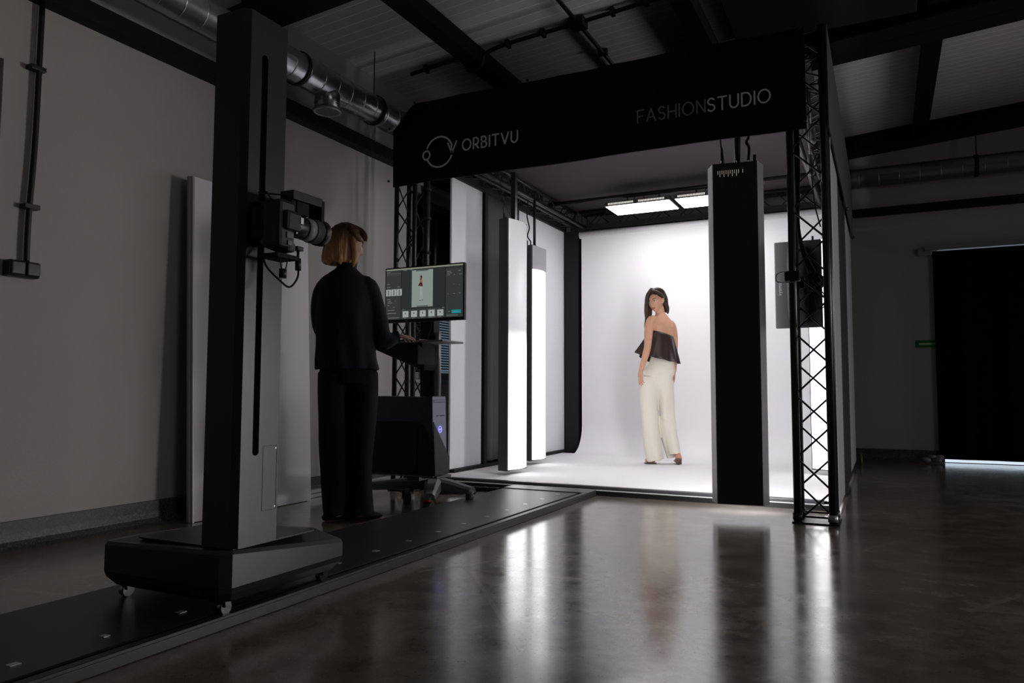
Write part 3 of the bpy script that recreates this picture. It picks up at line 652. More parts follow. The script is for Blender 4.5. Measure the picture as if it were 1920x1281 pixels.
# stroke lettering: unit box, baseline 0, cap height 1
def arc(cx, cy, rx, ry, a0, a1, n=18): return [(cx + rx * math.cos(math.radians(a0 + (a1 - a0) * i / n)), cy + ry * math.sin(math.radians(a0 + (a1 - a0) * i / n))) for i in range(n + 1)]
GL = {
 'O': (1.0, [arc(.5, .5, .5, .5, 0, 360, 36)]),
 'R': (.62, [[(0, 0), (0, 1), (.3, 1)] + arc(.30, .69, .28, .31, 90, -90) + [(0, .38)], [(.28, .38), (.6, 0)]]),
 'B': (.62, [[(0, .53), (0, 1), (.3, 1)] + arc(.30, .765, .25, .235, 90, -90) + [(0, .53)], [(0, .53), (.34, .53)] + arc(.34, .265, .27, .265, 90, -90) + [(0, 0), (0, .53)]]),
 'I': (.0, [[(0, 0), (0, 1)]]),
 'T': (.74, [[(0, 1), (.74, 1)], [(.37, 1), (.37, 0)]]),
 'V': (.80, [[(0, 1), (.40, 0), (.80, 1)]]),
 'U': (.72, [[(0, 1), (0, .36)] + arc(.36, .36, .36, .36, 180, 360) + [(.72, 1)]]),
 'F': (.58, [[(0, 0), (0, 1), (.58, 1)], [(0, .5), (.5, .5)]]),
 'A': (.84, [[(0, 0), (.42, 1), (.84, 0)], [(.15, .32), (.69, .32)]]),
 'S': (.60, [arc(.30, .755, .28, .245, 30, 180, 12) + arc(.30, .755, .28, .245, 180, 262, 6)[1:] + arc(.30, .25, .30, .25, 82, 0, 6) + arc(.30, .25, .30, .25, 0, -150, 12)[1:]]),
 'H': (.72, [[(0, 0), (0, 1)], [(.72, 0), (.72, 1)], [(0, .5), (.72, .5)]]),
 'N': (.74, [[(0, 0), (0, 1), (.74, 0), (.74, 1)]]),
 'D': (.78, [[(0, 0), (0, 1), (.32, 1)] + arc(.32, .5, .46, .5, 90, -90) + [(0, 0)]]),
}
def stroke(mb, pts, w, to3, rc=8):
    """flat ribbon with round ends and joints; each piece a hair in front of the last so none coincide"""
    base_to = to3; cnt = [0]; dn = (base_to(1, 0) - base_to(0, 0)).cross(base_to(0, 1) - base_to(0, 0)).normalized()
    def to3(a_, b_): return base_to(a_, b_) + dn * (.00003 * cnt[0])
    for i in range(len(pts) - 1):
        ax, ay = pts[i]; bx, by = pts[i + 1]; l = math.hypot(bx - ax, by - ay)
        if l < 1e-6: continue
        nx_, ny_ = -(by - ay) / l * w / 2, (bx - ax) / l * w / 2
        cnt[0] += 1; mb.quad([to3(ax + nx_, ay + ny_), to3(bx + nx_, by + ny_), to3(bx - nx_, by - ny_), to3(ax - nx_, ay - ny_)])
    for (x, y) in pts:
        cnt[0] += 1; mb.bm.faces.new([mb.bm.verts.new(to3(x + math.cos(2 * PI * k / rc) * w / 2, y + math.sin(2 * PI * k / rc) * w / 2)) for k in range(rc)])
def write(word, x0, z0, h, gap, wd, to, widths=1.0):
    mb = MB(); x = x0
    for ch in word:
        wch, sts = GL[ch]
        for st in sts: stroke(mb, [(x + px_ * h * widths, z0 + pz * h) for px_, pz in st], wd, to)
        x += wch * h * widths + gap
    return mb, x
M_LOGO = mat('grey_print', (.80, .79, .80), rough=.7); M_LOGO2 = mat('dim_grey_print', (.24, .235, .24), rough=.7)
to = lambda x, z: V((x, BYF - .0075, z))
mb, _ = write('ORBITVU', -2.722, 2.517, .079, .0235, .0125, to, .86); mb.build('orbitvu_lettering', M_LOGO, c)
mb, xe = write('FASHION', -1.402, 2.512, .081, .0215, .0105, to, .85); mb.build('fashion_lettering', M_LOGO2, c, label='dim grey lettering')
mb, xe2 = write('STUDIO', xe - .004, 2.512, .081, .0215, .0105, to, .85); mb.build('studio_lettering', M_LOGO, c)
lg = MB(); LCX, LCZ, LR = -2.922, 2.535, .114
stroke(lg, arc(LCX, LCZ, LR, LR, 158, 18, 30), .014, to); stroke(lg, arc(LCX, LCZ, LR, LR, 204, 338, 30), .014, to)
stroke(lg, arc(LCX - .113, LCZ - .012, .030, .033, 0, 360, 24), .014, to)
ax_, az_ = LCX + .114, LCZ
stroke(lg, [(ax_ - .040, az_ + .055), (ax_ - .006, az_ - .025)], .013, to); stroke(lg, [(ax_ + .034, az_ + .060), (ax_ - .006, az_ - .025)], .013, to); stroke(lg, [(ax_ - .010, az_ + .035), (ax_ - .006, az_ - .025)], .013, to)
lg.build('round_arrow_logo', M_LOGO, c)
for (x, z) in ((-3.38, 2.37), (-3.38, 2.56), (-3.38, 2.78), (-3.15, 2.95), (-2.2, 2.95), (-1.2, 2.955), (-.4, 2.93), (-.385, 2.36), (-.385, 2.62)):
    MB().ball((x, BYF - .004, z), .010, 6).build('bungee_ball', M_BLACK, c)
# side banner
c = thing('side_banner', 'charcoal fabric valance along the upper right side of the booth', 'banner', (-.27, 6.5, 2.4))
MB().prism([(-.262, 4.70, 2.33), (-.262, 8.44, 2.33), (-.262, 8.44, 2.945), (-.262, 4.70, 2.945)], (.008, 0, 0)).build('cloth', mat('side_valance_cloth', (.05, .045, .048), rough=.9), c)
for y, z in ((8.44, 2.36), (8.44, 2.9), (7.0, 2.34)): MB().ball((-.255, y, z), .018, 6).build('bungee_ball', M_BLACK, c)

# ------------------------------------------------------------------ lamps
def strip_lamp(label, loc, rz, kind, H=2.15, W=.34, T=.11):
    """vertical LED lamp; local -y is the lit face, +y the back; origin at bottom centre"""
    o = thing('studio_light', label, 'light', loc, rz, None)
    h = MB(); w2 = W / 2
    h.prism([(-w2, -T * .32, 0), (-w2 + .004, -T * .45, 0), (w2 - .004, -T * .45, 0), (w2, -T * .32, 0), (w2 - .034, T * .55, 0), (-w2 + .034, T * .55, 0)], (0, 0, H))
    h.build('housing', M_LIGHTH, o, local=True)
    e = MB(); 
    for s in (-1, 1): e.prism([(s * w2, -T * .45, 0.001), (s * (w2 + .002), -T * .45, .001), (s * (w2 + .002), -T * .32, .001), (s * (w2 - .032), T * .555, .001), (s * (w2 - .035), T * .55, .001), (s * (w2 - .001), -T * .32, .001)], (0, 0, H - .002))
    e.build('side_trim', M_SIDE_LIT if kind == 'key' else mat('lamp_side_shaded_tone', (.07, .068, .072), rough=.4), o, local=True)  # same trim in lit and shaded tones, light put into the colour
    def diff(za, zb, mt, nm):
        d = MB(); n = 14
        prof = [V((-w2 + .006 + (W - .012) * i / n, -T * .45 - .034 * math.sin(PI * i / n) - .001, 0)) for i in range(n + 1)]
        A = [[d.bm.verts.new(p + V((0, 0, z))) for p in prof] for z in (za, zb)]
        for i in range(n): f = d.bm.faces.new((A[0][i], A[0][i + 1], A[1][i + 1], A[1][i])); f.smooth = True
        d.bm.faces.new(A[0][::-1]); d.bm.faces.new(A[1]); return d.build(nm, mt, o, local=True)
    if kind == 'half': diff(.012, H - .01, M_HALF, 'diffuser')
    elif kind == 'full': diff(.012, H - .24, M_DIFF_ON, 'diffuser'); MB().box(-w2 + .003, w2 - .003, -T * .45 - .006, -T * .45, H - .235, H - .004).build('cap_panel', mat('cap_grey', (.30, .29, .31), rough=.5), o, local=True)
    else: diff(.012, H - .01, M_DIFF_KEY if kind == 'key' else M_DIFF_ON, 'diffuser')
    v = MB()
    for i in range(13):
        if i == 1: continue
        hh = .035 if i % 2 else .018
        v.box(-.05 + i * .0125, -.047 + i * .0125, T * .55, T * .555, H - .05 - hh, H - .045)
    v.build('vent_slots', mat('vent_glow', (.4, .38, .34), rough=.5, emit=(1, .9, .75), es=.25), o, local=True)
    s = MB(); s.tube((-.02, .02, H), (-.02, .02, H + .022), .012, 10).tube((.075, .02, H), (.075, .02, H + .03), .010, 8).tube((-.12, .02, H), (-.12, .02, H + .05), .010, 8)
    s.build('connector', M_BLACK, o, local=True)
    return o
M_HALF = mat('half_lit_diffuser', (.74, .73, .76), rough=.45, emit=(1, .985, 1), es=1)
nt = M_HALF.node_tree; tc = nt.nodes.new('ShaderNodeTexCoord'); sx = nt.nodes.new('ShaderNodeSeparateXYZ'); mr = nt.nodes.new('ShaderNodeMapRange')
mr.interpolation_type = 'SMOOTHSTEP'; mr.inputs[1].default_value = 1.02; mr.inputs[2].default_value = 1.22; mr.inputs[3].default_value = 2.1; mr.inputs[4].default_value = .12
nt.links.new(tc.outputs['Object'], sx.inputs[0]); nt.links.new(sx.outputs[2], mr.inputs[0]); nt.links.new(mr.outputs[0], nt.nodes['Principled BSDF'].inputs['Emission Strength'])

strip_lamp('tall studio lamp hung at front left, lower half lit and upper half dim', (-2.90, 5.85, .085), PI / 2 - .05, 'half', H=2.17)
strip_lamp('tall studio lamp with grey top cap, fully lit, hung further back on the left', (-3.09, 6.72, .09), PI / 2 - .05, 'full', H=2.10, W=.30)
strip_lamp('tall studio lamp hung at front right showing its black vented back', (-.815, 4.81, .074), PI + .14, 'key', H=2.12, W=.335)
strip_lamp('slim lit studio lamp standing against the right inner booth wall', (-.44, 7.0, .09), -.45, 'plain', H=2.0, W=.28, T=.09)
def hang(x, y, z0, z1, label, r=.016, sq=False):
    mb = MB()
    if sq: mb.box(x - r, x + r, y - r, y + r, z0, z1, bev=.002)
    else: mb.tube((x, y, z0), (x, y, z1), r, 12)
    return tag(mb.build('hanging_pole', M_BLACK), label, 'pole')
hang(-2.93, 5.93, 2.256, 2.72, 'square black pole from the truss to the front left lamp', .022, True)
hang(-3.10, 6.74, 2.192, 2.70, 'round black pole from the truss to the rear left lamp', .014)
hang(-.80, 4.83, 2.196, 2.72, 'round black pole from the front beam to the right lamp', .021)
c = thing('lamp_cable', 'black cable and clip beside the pole of the rear left lamp', 'cable', (-3.13, 6.66, 2.4))
MB().path([(-3.13, 6.66, 2.68), (-3.14, 6.65, 2.5), (-3.12, 6.66, 2.38), (-3.14, 6.66, 2.30), (-3.11, 6.67, 2.24), (-3.12, 6.68, 2.20)], .007, 8).build('wire', M_BLACKM, c)
c = thing('safety_cable', 'thin safety wire and hook above the front left lamp', 'cable', (-2.92, 5.72, 2.4))
MB().path([(-2.97, 5.70, 2.70), (-2.94, 5.71, 2.50), (-2.92, 5.72, 2.40), (-2.93, 5.72, 2.33), (-2.91, 5.73, 2.26)], .003, 6).path([(-2.94, 5.71, 2.50), (-2.90, 5.74, 2.34), (-2.87, 5.76, 2.26)], .002, 6).ball((-2.935, 5.71, 2.42), (.018, .01, .01), 5).build('wire', M_BLACKM, c)
c = thing('lamp_cable', 'black chain and cable above the right hanging lamp', 'cable', (-.74, 4.83, 2.3))
MB().path([(-.735, 4.83, 2.50), (-.73, 4.83, 2.38), (-.745, 4.83, 2.34), (-.73, 4.83, 2.30), (-.735, 4.83, 2.22)], .009, 8).build('wire', M_BLACKM, c)
c = thing('lamp_cable', 'black plug cable on the left of the right hanging lamp', 'cable', (-.90, 4.83, 2.3))
MB().path([(-.91, 4.83, 2.50), (-.905, 4.83, 2.36), (-.90, 4.83, 2.32)], .005, 8).tube((-.90, 4.83, 2.32), (-.893, 4.83, 2.205), .008, 10, r1=.014).build('wire', M_BLACKM, c)

def overhead(label, x0, x1, y0=7.30, y1=7.72, z=2.675, group=None):
    o = thing('overhead_light_panel', label, 'light', ((x0 + x1) / 2, (y0 + y1) / 2, z))
    MB().box(x0, x1, y0, y1, z, z + .045, bev=.003).build('housing', M_LIGHTH, o)
    MB().box(x0 + .012, x1 - .012, y0 + .012, y1 - .012, z - .004, z).build('diffuser', M_LED, o)
    v = MB(); w_ = x1 - x0
    for s in (.06, .53):
        for i in range(18): v.box(x0 + w_ * s + i * w_ * .4 / 18, x0 + w_ * s + i * w_ * .4 / 18 + .007, y0 - .0015, y0 + .001, z + .012, z + .032)
    v.build('vent_slots', mat('vent_bright', (.5, .5, .5), emit=(1, .95, .85), es=.9), o)
    hk = MB()
    for s in (.25, .75): hk.tube((x0 + w_ * s, (y0 + y1) / 2 + .04, z + .045), (x0 + w_ * s, 7.55 if y0 > 7 else (y0 + y1) / 2, 2.83 if y0 > 7 else 2.905), .008, 8)
    hk.build('hanger', M_BLACK, o)
    hh_ = min(1, (2.9 - z - .045) / .1)
    cbm = MB(); cbm.path([(x0 + w_ * .42, y0 + .06, z + .045), (x0 + w_ * .47, y0 + .06, z + .05 + .04 * hh_), (x0 + w_ * .55, y0 + .08, z + .05 + .05 * hh_), (x0 + w_ * .6, y0 + .1, z + .045)], .004, 6); cbm.build('wire', M_BLACKM, o)
    return o
overhead('left overhead lit LED panel under the canopy', -2.56, -1.875)
overhead('middle overhead lit LED panel under the canopy, cut off by the lamp', -1.835, -1.15)
overhead('added unseen overhead LED panel behind the banner, fill for the booth front', -2.2, -1.5, y0=5.10, y1=5.50, z=2.83)  # unseen panel added to brighten the model and the booth floor

# ------------------------------------------------------------------ back of the display on the right truss
c = thing('display_monitor', 'dark upright monitor seen from behind, mounted on the right truss', 'monitor', (-.47, 5.05, 1.43))
MB().box(-.615, -.335, 5.03, 5.06, 1.165, 1.72, bev=.006).build('casing', mat('display_back', (.014, .013, .014), rough=.6, spec=.2), c)
MB().loft([(-.475, 5.02, 1.20), (-.475, 5.012, 1.30), (-.475, 5.010, 1.44), (-.475, 5.012, 1.60), (-.475, 5.02, 1.68)], [(.055, .012), (.062, .02), (.065, .024), (.062, .02), (.055, .012)], n=20, sub=3).build('rear_hump', M_BLACKM, c)
tx = bpy.data.curves.new('t', 'FONT'); tx.body = 'iiyama'; tx.size = .033; tx.align_x = 'CENTER'; tx.extrude = .0005
to_ = bpy.data.objects.new('t', tx); C.objects.link(to_); dg = bpy.context.evaluated_depsgraph_get()
me = bpy.data.meshes.new_from_object(to_.evaluated_get(dg)); bpy.data.objects.remove(to_)
me.transform(Matrix.Translation((-.575, 5.0285, 1.415)) @ Matrix.Rotation(PI / 2, 4, 'X') @ Matrix.Rotation(PI / 2, 4, 'Z'))
me.transform(chain(c).inverted()); me.materials.append(mat('logo_grey', (.10, .095, .095), rough=.5))
lo = bpy.data.objects.new('brand_lettering', me); C.objects.link(lo); lo.parent = c
MB().box(-.50, -.44, 4.93, 5.03, 1.40, 1.47, bev=.006).box(-.515, -.425, 4.90, 4.93, 1.40, 1.47, bev=.004).build('wall_mount', M_BLACK, c)
c = thing('truss_clamp', 'black clamp gripping the left chord of the right truss tower', 'clamp', (-.48, 4.7, 1.44))
MB().box(-.515, -.43, 4.655, 4.70, 1.412, 1.472, bev=.006).build('jaw', M_BLACK, c)
MB().path([(-.43, 4.68, 1.468), (-.50, 4.69, 1.474), (-.56, 4.70, 1.466), (-.562, 4.70, 1.42), (-.50, 4.69, 1.410), (-.43, 4.68, 1.416)], .004, 8).build('wire_loop', M_ALU, c)
c = thing('cable_bundle', 'tangle of black cables hanging inside the right truss tower', 'cable', (-.38, 4.8, 1.5))
cbm = MB(); rnd = random.Random(9)
cbm.path([(-.45, 4.86, 2.7), (-.44, 4.84, 2.2), (-.45, 4.85, 1.8), (-.42, 4.84, 1.62), (-.37, 4.82, 1.50), (-.33, 4.82, 1.42)], .010, 8)
cbm.path([(-.46, 4.84, 2.7), (-.455, 4.84, 2.0), (-.44, 4.84, 1.66), (-.38, 4.82, 1.46), (-.34, 4.83, 1.40)], .008, 8)
for i in range(9):
    a = rnd.uniform(0, 6.28); pts = [(-.36 + .045 * math.cos(a + t * .9) * (1 + .2 * rnd.random()), 4.80 + .02 * math.sin(t), 1.42 + .045 * math.sin(a + t * .9) * (1 + .3 * rnd.random())) for t in range(6)]
    cbm.path(pts, .005, 6)
cbm.path([(-.36, 4.8, 1.40), (-.31, 4.80, 1.34), (-.31, 4.80, 1.27), (-.35, 4.80, 1.26), (-.36, 4.8, 1.32)], .003, 6)
cbm.path([(-.33, 4.8, 2.2), (-.36, 4.8, 2.1), (-.35, 4.8, 1.9), (-.32, 4.8, 1.75)], .004, 6)
cbm.build('wires', M_BLACKM, c)
for (x, y, z) in ((-.375, 4.95, 2.13), (-.37, 5.05, 2.36)):
    o = tag(MB().tube((x, y, z), (x - .01, y + .06, z + .12), .022, 16, r1=.018).ball((x, y, z), .022, 8).tube((x - .01, y + .06, z + .11), (x - .02, y + .07, 2.71), .006, 8).build('spot_fitting', M_GREYP), 'small grey spot fitting %s on the right truss' % ('lower' if z < 2.2 else 'upper'), 'light fitting')

# ------------------------------------------------------------------ computer cart
c = thing('computer_cart', 'rolling computer cart with black column and grey castor base', 'cart', (-2.83, 4.45, 0))
HX, HY = -2.83, 4.48
MB().box(HX - .105, HX + .005, HY - .03, HY + .05, .10, 1.36, bev=.006).build('column', M_BLACKM, c)
MB().tube((HX + .03, HY - .01, .10), (HX + .03, HY - .01, 1.17), .022, 20).build('pole', mat('pole_grey', (.13, .125, .13), rough=.35, metal=.4), c)
ends = [(-2.58, 4.03), (-2.49, 4.42), (-3.32, 4.22), (-3.0, 4.80)]
for i, (ex, ey) in enumerate(ends):
    d = V((ex - HX, ey - HY, 0)); L = d.length; d.normalize(); s = V((-d.y, d.x, 0)); a = MB()
    p = V((HX, HY, 0)); R = []
    for t, wd, zt_, zb_2 in ((0, .07, .165, .085), (.45, .055, .15, .082), (.85, .042, .125, .078), (1.0, .038, .118, .078)):
        q = p + d * L * t
        R.append([q + s * wd + V((0, 0, zb_2)), q + s * wd * .9 + V((0, 0, zt_ - .015)), q + s * wd * .5 + V((0, 0, zt_)), q - s * wd * .5 + V((0, 0, zt_)), q - s * wd * .9 + V((0, 0, zt_ - .015)), q - s * wd + V((0, 0, zb_2))])
    a.rings(R); 
    for f in a.bm.faces: f.smooth = False
    a.build('base_arm', mat('base_grey', (.12, .12, .125), rough=.4), c)
def castor(x, y, red=False, rot=0):
    w_ = MB().tube((x - .022 * math.cos(rot), y - .022 * math.sin(rot), .034), (x + .022 * math.cos(rot), y + .022 * math.sin(rot), .034), .034, 24).build('castor', mat('castor_rubber', (.03, .03, .032), rough=.5), c)
    MB().tube((x, y, .05), (x, y, .095), .018, 12).box(x - .03, x - .024, y - .02, y + .02, .025, .075, bev=.004).build('fork', M_GREYP, w_)
    if red: MB().box(x - .025, x + .02, y - .035, y - .01, .066, .076, bev=.003).build('brake_pedal', mat('brake_red', (.45, .02, .02), rough=.4), w_)
castor(-2.585, 4.045, True); castor(-2.495, 4.41, rot=.4); castor(-3.30, 4.22); castor(-2.93, 4.30, rot=.8); castor(-3.0, 4.78)
MB().box(-3.13, -2.60, 4.10, 4.28, .205, .217, bev=.003).box(-2.70, -2.58, 4.12, 4.30, .197, .212, bev=.003).box(-2.9, -2.8, 4.25, HY, .16, .205).build('holder_shelf', M_GREYP, c)
# mesh bag / holder wrapped round the lower tower
MB().prism([(-3.13, 4.095, .218), (-2.585, 4.095, .218), (-2.585, 4.095, .35), (-2.69, 4.095, .54), (-2.72, 4.095, .56), (-3.13, 4.095, .56)], (0, .008, 0)).prism([(-2.722, 4.095, .218), (-2.722, 4.27, .218), (-2.722, 4.27, .30), (-2.722, 4.11, .53), (-2.722, 4.095, .53)], (.012, 0, 0)).build('holder_side', mat('holder_black', (.008, .008, .008), rough=.7), c)
MB().prism([(-2.585, 4.10, .222), (-2.585, 4.27, .222), (-2.585, 4.27, .33), (-2.60, 4.10, .56)], (.006, 0, 0)).build('holder_mesh', mat('holder_grey', (.055, .055, .055), rough=.6), c)
# work shelf and tray below
MB().box(-2.99, -2.46, 3.98, 4.24, 1.068, 1.080, bev=.003).build('shelf', mat('shelf_grey', (.20, .195, .20), rough=.4), c)
MB().prism([(-3.08, 3.99, 1.066), (-2.62, 3.99, 1.066), (-2.70, 4.2, .985), (-2.80, 4.30, .90), (-2.90, 4.3, .93)], (0, .12, 0)).box(-2.665, -2.655, 4.0, 4.2, .93, 1.068).build('shelf_bracket', M_BLACKM, c)
MB().box(HX - .12, HX + .02, HY - .10, HY - .02, 1.30, 1.46, bev=.008).box(HX - .1, HX, 4.17, HY - .05, 1.36, 1.44).build('screen_arm', M_BLACKM, c)
MB().path([(HX + .05, 4.2, 1.3), (HX + .11, 4.25, 1.22), (HX + .08, 4.25, 1.1), (HX + .06, 4.25, .98), (HX + .0, 4.3, .92)], .004, 6).build('wire', M_BLACKM, c)
o = thing('keyboard', 'thin dark keyboard on the cart shelf under the hand', 'keyboard', (-2.85, 4.08, 1.08))
MB().box(-3.00, -2.66, 4.02, 4.14, 1.0802, 1.090, bev=.002).build('base', M_BLACK, o)
kb = MB()
for i in range(15):
    for j in range(4): kb.box(-2.99 + i * .022, -2.971 + i * .022, 4.03 + j * .026, 4.052 + j * .026, 1.090, 1.0925)
kb.build('keys', M_GREYP, o)
# PC tower
c = thing('computer_tower', 'blue-grey desktop tower in the cart holder with a glowing round button', 'computer', (-2.85, 4.2, .22))
MB().prism([(-3.12, 4.11, .219), (-2.70, 4.11, .219), (-2.70, 4.11, .72), (-3.09, 4.11, .725), (-3.12, 4.11, .69)], (0, .165, 0)).build('case', mat('case_blue', (.03, .037, .055), rough=.4), c)
MB().prism([(-2.70, 4.11, .219), (-2.60, 4.11, .219), (-2.615, 4.11, .725), (-2.70, 4.11, .72)], (0, .165, 0)).build('bezel_body', mat('case_blue', (.03, .037, .055), rough=.4), c)
MB().prism([(-2.6005, 4.112, .222), (-2.599, 4.112, .222), (-2.614, 4.112, .722), (-2.6155, 4.112, .722)], (0, .161, 0)).build('front_bezel', mat('bezel_silver_blue', (.24, .26, .36), rough=.35, metal=.2), c, label='silver blue front bezel')
pn = MB(); fx = lambda z: -2.60 - .015 * (z - .219) / .506 + .0022
def fq(y0, y1, z0, z1): pn.quad([(fx(z0), y0, z0), (fx(z0), y1, z0), (fx(z1), y1, z1), (fx(z1), y0, z1)])
fq(4.125, 4.26, .685, .688); fq(4.125, 4.26, .70, .702); fq(4.125, 4.128, .685, .702)
for y in (4.155, 4.17, 4.195, 4.21, 4.225, 4.24): fq(y, y + .010, .595, .602)
pn.build('ports', M_BLACKM, c)
rg = MB(); ring_p = [(4.195 + .020 * math.cos(t), .51 + .020 * math.sin(t)) for t in [2 * PI * i / 24 for i in range(25)]]
stroke(rg, ring_p, .005, lambda y, z: V((fx(z) + .001, y, z))); stroke(rg, [(4.183, .51), (4.207, .51)], .008, lambda y, z: V((fx(z) + .001, y, z)))
rg.build('power_button', mat('button_glow', (.1, .1, .8), emit=(.35, .3, 1), es=1.6), c)
MB().quad([(-3.115, 4.1085, .60), (-3.055, 4.1085, .60), (-3.055, 4.1085, .645), (-3.115, 4.1085, .645)]).build('green_sticker', mat('sticker_green', (.16, .36, .02), rough=.5), c)
MB().path([(-3.13, 4.16, .48), (-3.16, 4.16, .45), (-3.16, 4.16, .40), (-3.13, 4.16, .37)], .004, 6).build('wire', M_BLACKM, c)
# cart monitor
c = thing('computer_monitor', 'wide monitor on the cart showing photo software with a standing figure', 'monitor', (-2.7, 4.1, 1.42))
MX0, MX1, MZ0, MZ1, MY = -3.00, -2.385, 1.213, 1.583, 4.115
MB().box(MX0, MX1, MY, MY + .03, MZ0, MZ1, bev=.004).box(MX0 + .15, MX1 - .15, MY + .03, MY + .06, MZ0 + .08, MZ1 - .08, bev=.01).build('casing', M_BLACK, c)
SW, SH = MX1 - MX0 - .018, MZ1 - MZ0 - .030
def em(name, col, s=1.0): return mat('screen_' + name, (.01, .01, .01), rough=.3, emit=col, es=s * .72)
mats_s = [em('bg', (.030, .035, .035)), em('panel', (.045, .05, .05)), em('canvas', (.30, .36, .33)), em('bar', (.30, .31, .25)), em('thumb', (.42, .48, .46)), em('teal', (.01, .30, .36)), em('line', (.012, .013, .013)), em('figdark', (.05, .015, .015)), em('figskin', (.30, .14, .08)), em('figpale', (.40, .42, .38)), em('text', (.22, .24, .23)), em('grey', (.12, .13, .125))]
s_ = MB(); layer = [0]
def sq(u0, u1, v0, v1, mi, lift=None):
    layer[0] += 1; y = MY - .0004 - layer[0] * .00001
    s_.quad([(MX0 + .009 + u * SW, y, MZ0 + .021 + v * SH) for u, v in ((u0, v0), (u1, v0), (u1, v1), (u0, v1))], mi)
def sp(pts, mi):
    layer[0] += 1; y = MY - .0004 - layer[0] * .00001
    s_.quad([(MX0 + .009 + u * SW, y, MZ0 + .021 + v * SH) for u, v in pts], mi)
sq(0, 1, 0, 1, 0); sq(0, .2, 0, .965, 1); sq(.205, .775, 0, .2, 1); sq(.785, 1, 0, .93, 1); sq(0, 1, .972, 1, 3)
sq(.2, .206, 0, .96, 6); sq(.775, .783, 0, .95, 6); sq(.206, .775, .195, .2, 6)
sq(.345, .62, .225, .945, 2); sq(.40, .56, .92, .945, 11); sq(.41, .56, .227, .25, 11)
for i in range(5):
    u = .222 + i * .113; sq(u, u + .095, .01, .17, 11 if i == 3 else 1); sq(u + .005, u + .083, .035, .155, 4); sq(u + .036, u + .046, .09, .125, 7); sq(u + .02, u + .05, .012, .02, 10)
for i in range(3):
    u = .0 + i * .073; sq(u, u + .067, .47, .60, 4); sq(u + .025, u + .04, .48, .585, 11)
sq(.012, .19, .88, .915, 11); sq(.018, .184, .885, .908, 1)
for (u, v, l) in ((.01, .93, .05), (.01, .70, .04), (.01, .64, .05), (.15, .64, .04), (.01, .40, .05), (.03, .36, .04), (.12, .37, .008), (.02, .33, .06), (.02, .28, .03), (.10, .24, .02), (.02, .18, .10), (.02, .12, .12), (.01, .03, .17), (.80, .87, .05), (.80, .835, .06), (.94, .87, .03), (.80, .80, .04), (.88, .80, .02), (.95, .80, .04), (.81, .44, .008), (.88, .44, .02), (.95, .44, .02), (.88, .62, .01), (.95, .6, .01), (.23, .955, .05), (.32, .955, .03), (.22, .185, .03), (.74, .185, .03), (.80, .03, .14)): sq(u, u + l, v, v + .010, 10)
sq(.86, .975, .07, .135, 5); sq(.885, .94, .097, .108, 10); sq(.825, .835, .1, .115, 10)
# tiny figure on the screen
sp([(.455, .82), (.468, .845), (.482, .82), (.478, .76), (.452, .75)], 7); sp([(.458, .80), (.470, .80), (.470, .77), (.460, .77)], 8)
sp([(.450, .76), (.480, .76), (.484, .69), (.452, .69)], 8); sp([(.452, .70), (.482, .69), (.490, .62), (.430, .635), (.432, .65)], 7); sp([(.455, .66), (.464, .66), (.452, .53), (.446, .54)], 8)
sp([(.450, .62), (.482, .62), (.488, .36), (.476, .36), (.470, .5), (.466, .36), (.452, .36)], 9); sp([(.446, .345), (.466, .345), (.466, .357), (.448, .357)], 7); sp([(.482, .345), (.492, .345), (.493, .37), (.484, .365)], 7)
s_.build('screen', mats_s, c, label='lit screen with a grey editing interface', normals=False)
MB().box(-2.835, -2.815, MY - .001, MY, MZ0 + .005, MZ0 + .014).build('bezel_mark', M_GREYP, c)

# cable chain on the floor
c = thing('cable_chain', 'black cable drag chain lying on the floor beside the rail end', 'cable chain', (-2.8, 5.1, 0))
def chainrun(pts, nm):
    P_ = catmull([V(p) for p in pts], 10); ck = MB()
    for i in range(len(P_) - 1):
        d = (P_[i + 1] - P_[i]); L = d.length; d.normalize(); s = V((-d.y, d.x, 0)); q = P_[i]
        for sg in (-1, 1):
            a = q + s * sg * .028; ck.prism([a - s * .004, a + s * .004, a + s * .004 + V((0, 0, .03)), a - s * .004 + V((0, 0, .03))], d * L * .95)
        for zz in (0.0, .027): a = q + V((0, 0, zz)); ck.prism([a - s * .028, a + s * .028, a + s * .028 + V((0, 0, .003)), a - s * .028 + V((0, 0, .003))], d * L * .35)
        ck.tube(q + V((0, 0, .012)), q + d * L + V((0, 0, .012)), .009, 6)
    ck.build(nm, M_BLACKM, c)
chainrun([(-3.25, 4.95, .002), (-3.0, 5.02, .002), (-2.8, 5.06, .002), (-2.62, 5.08, .002)], 'link_run')
chainrun([(-3.05, 4.72, .002), (-2.85, 4.86, .002), (-2.75, 4.93, .002)], 'link_run')

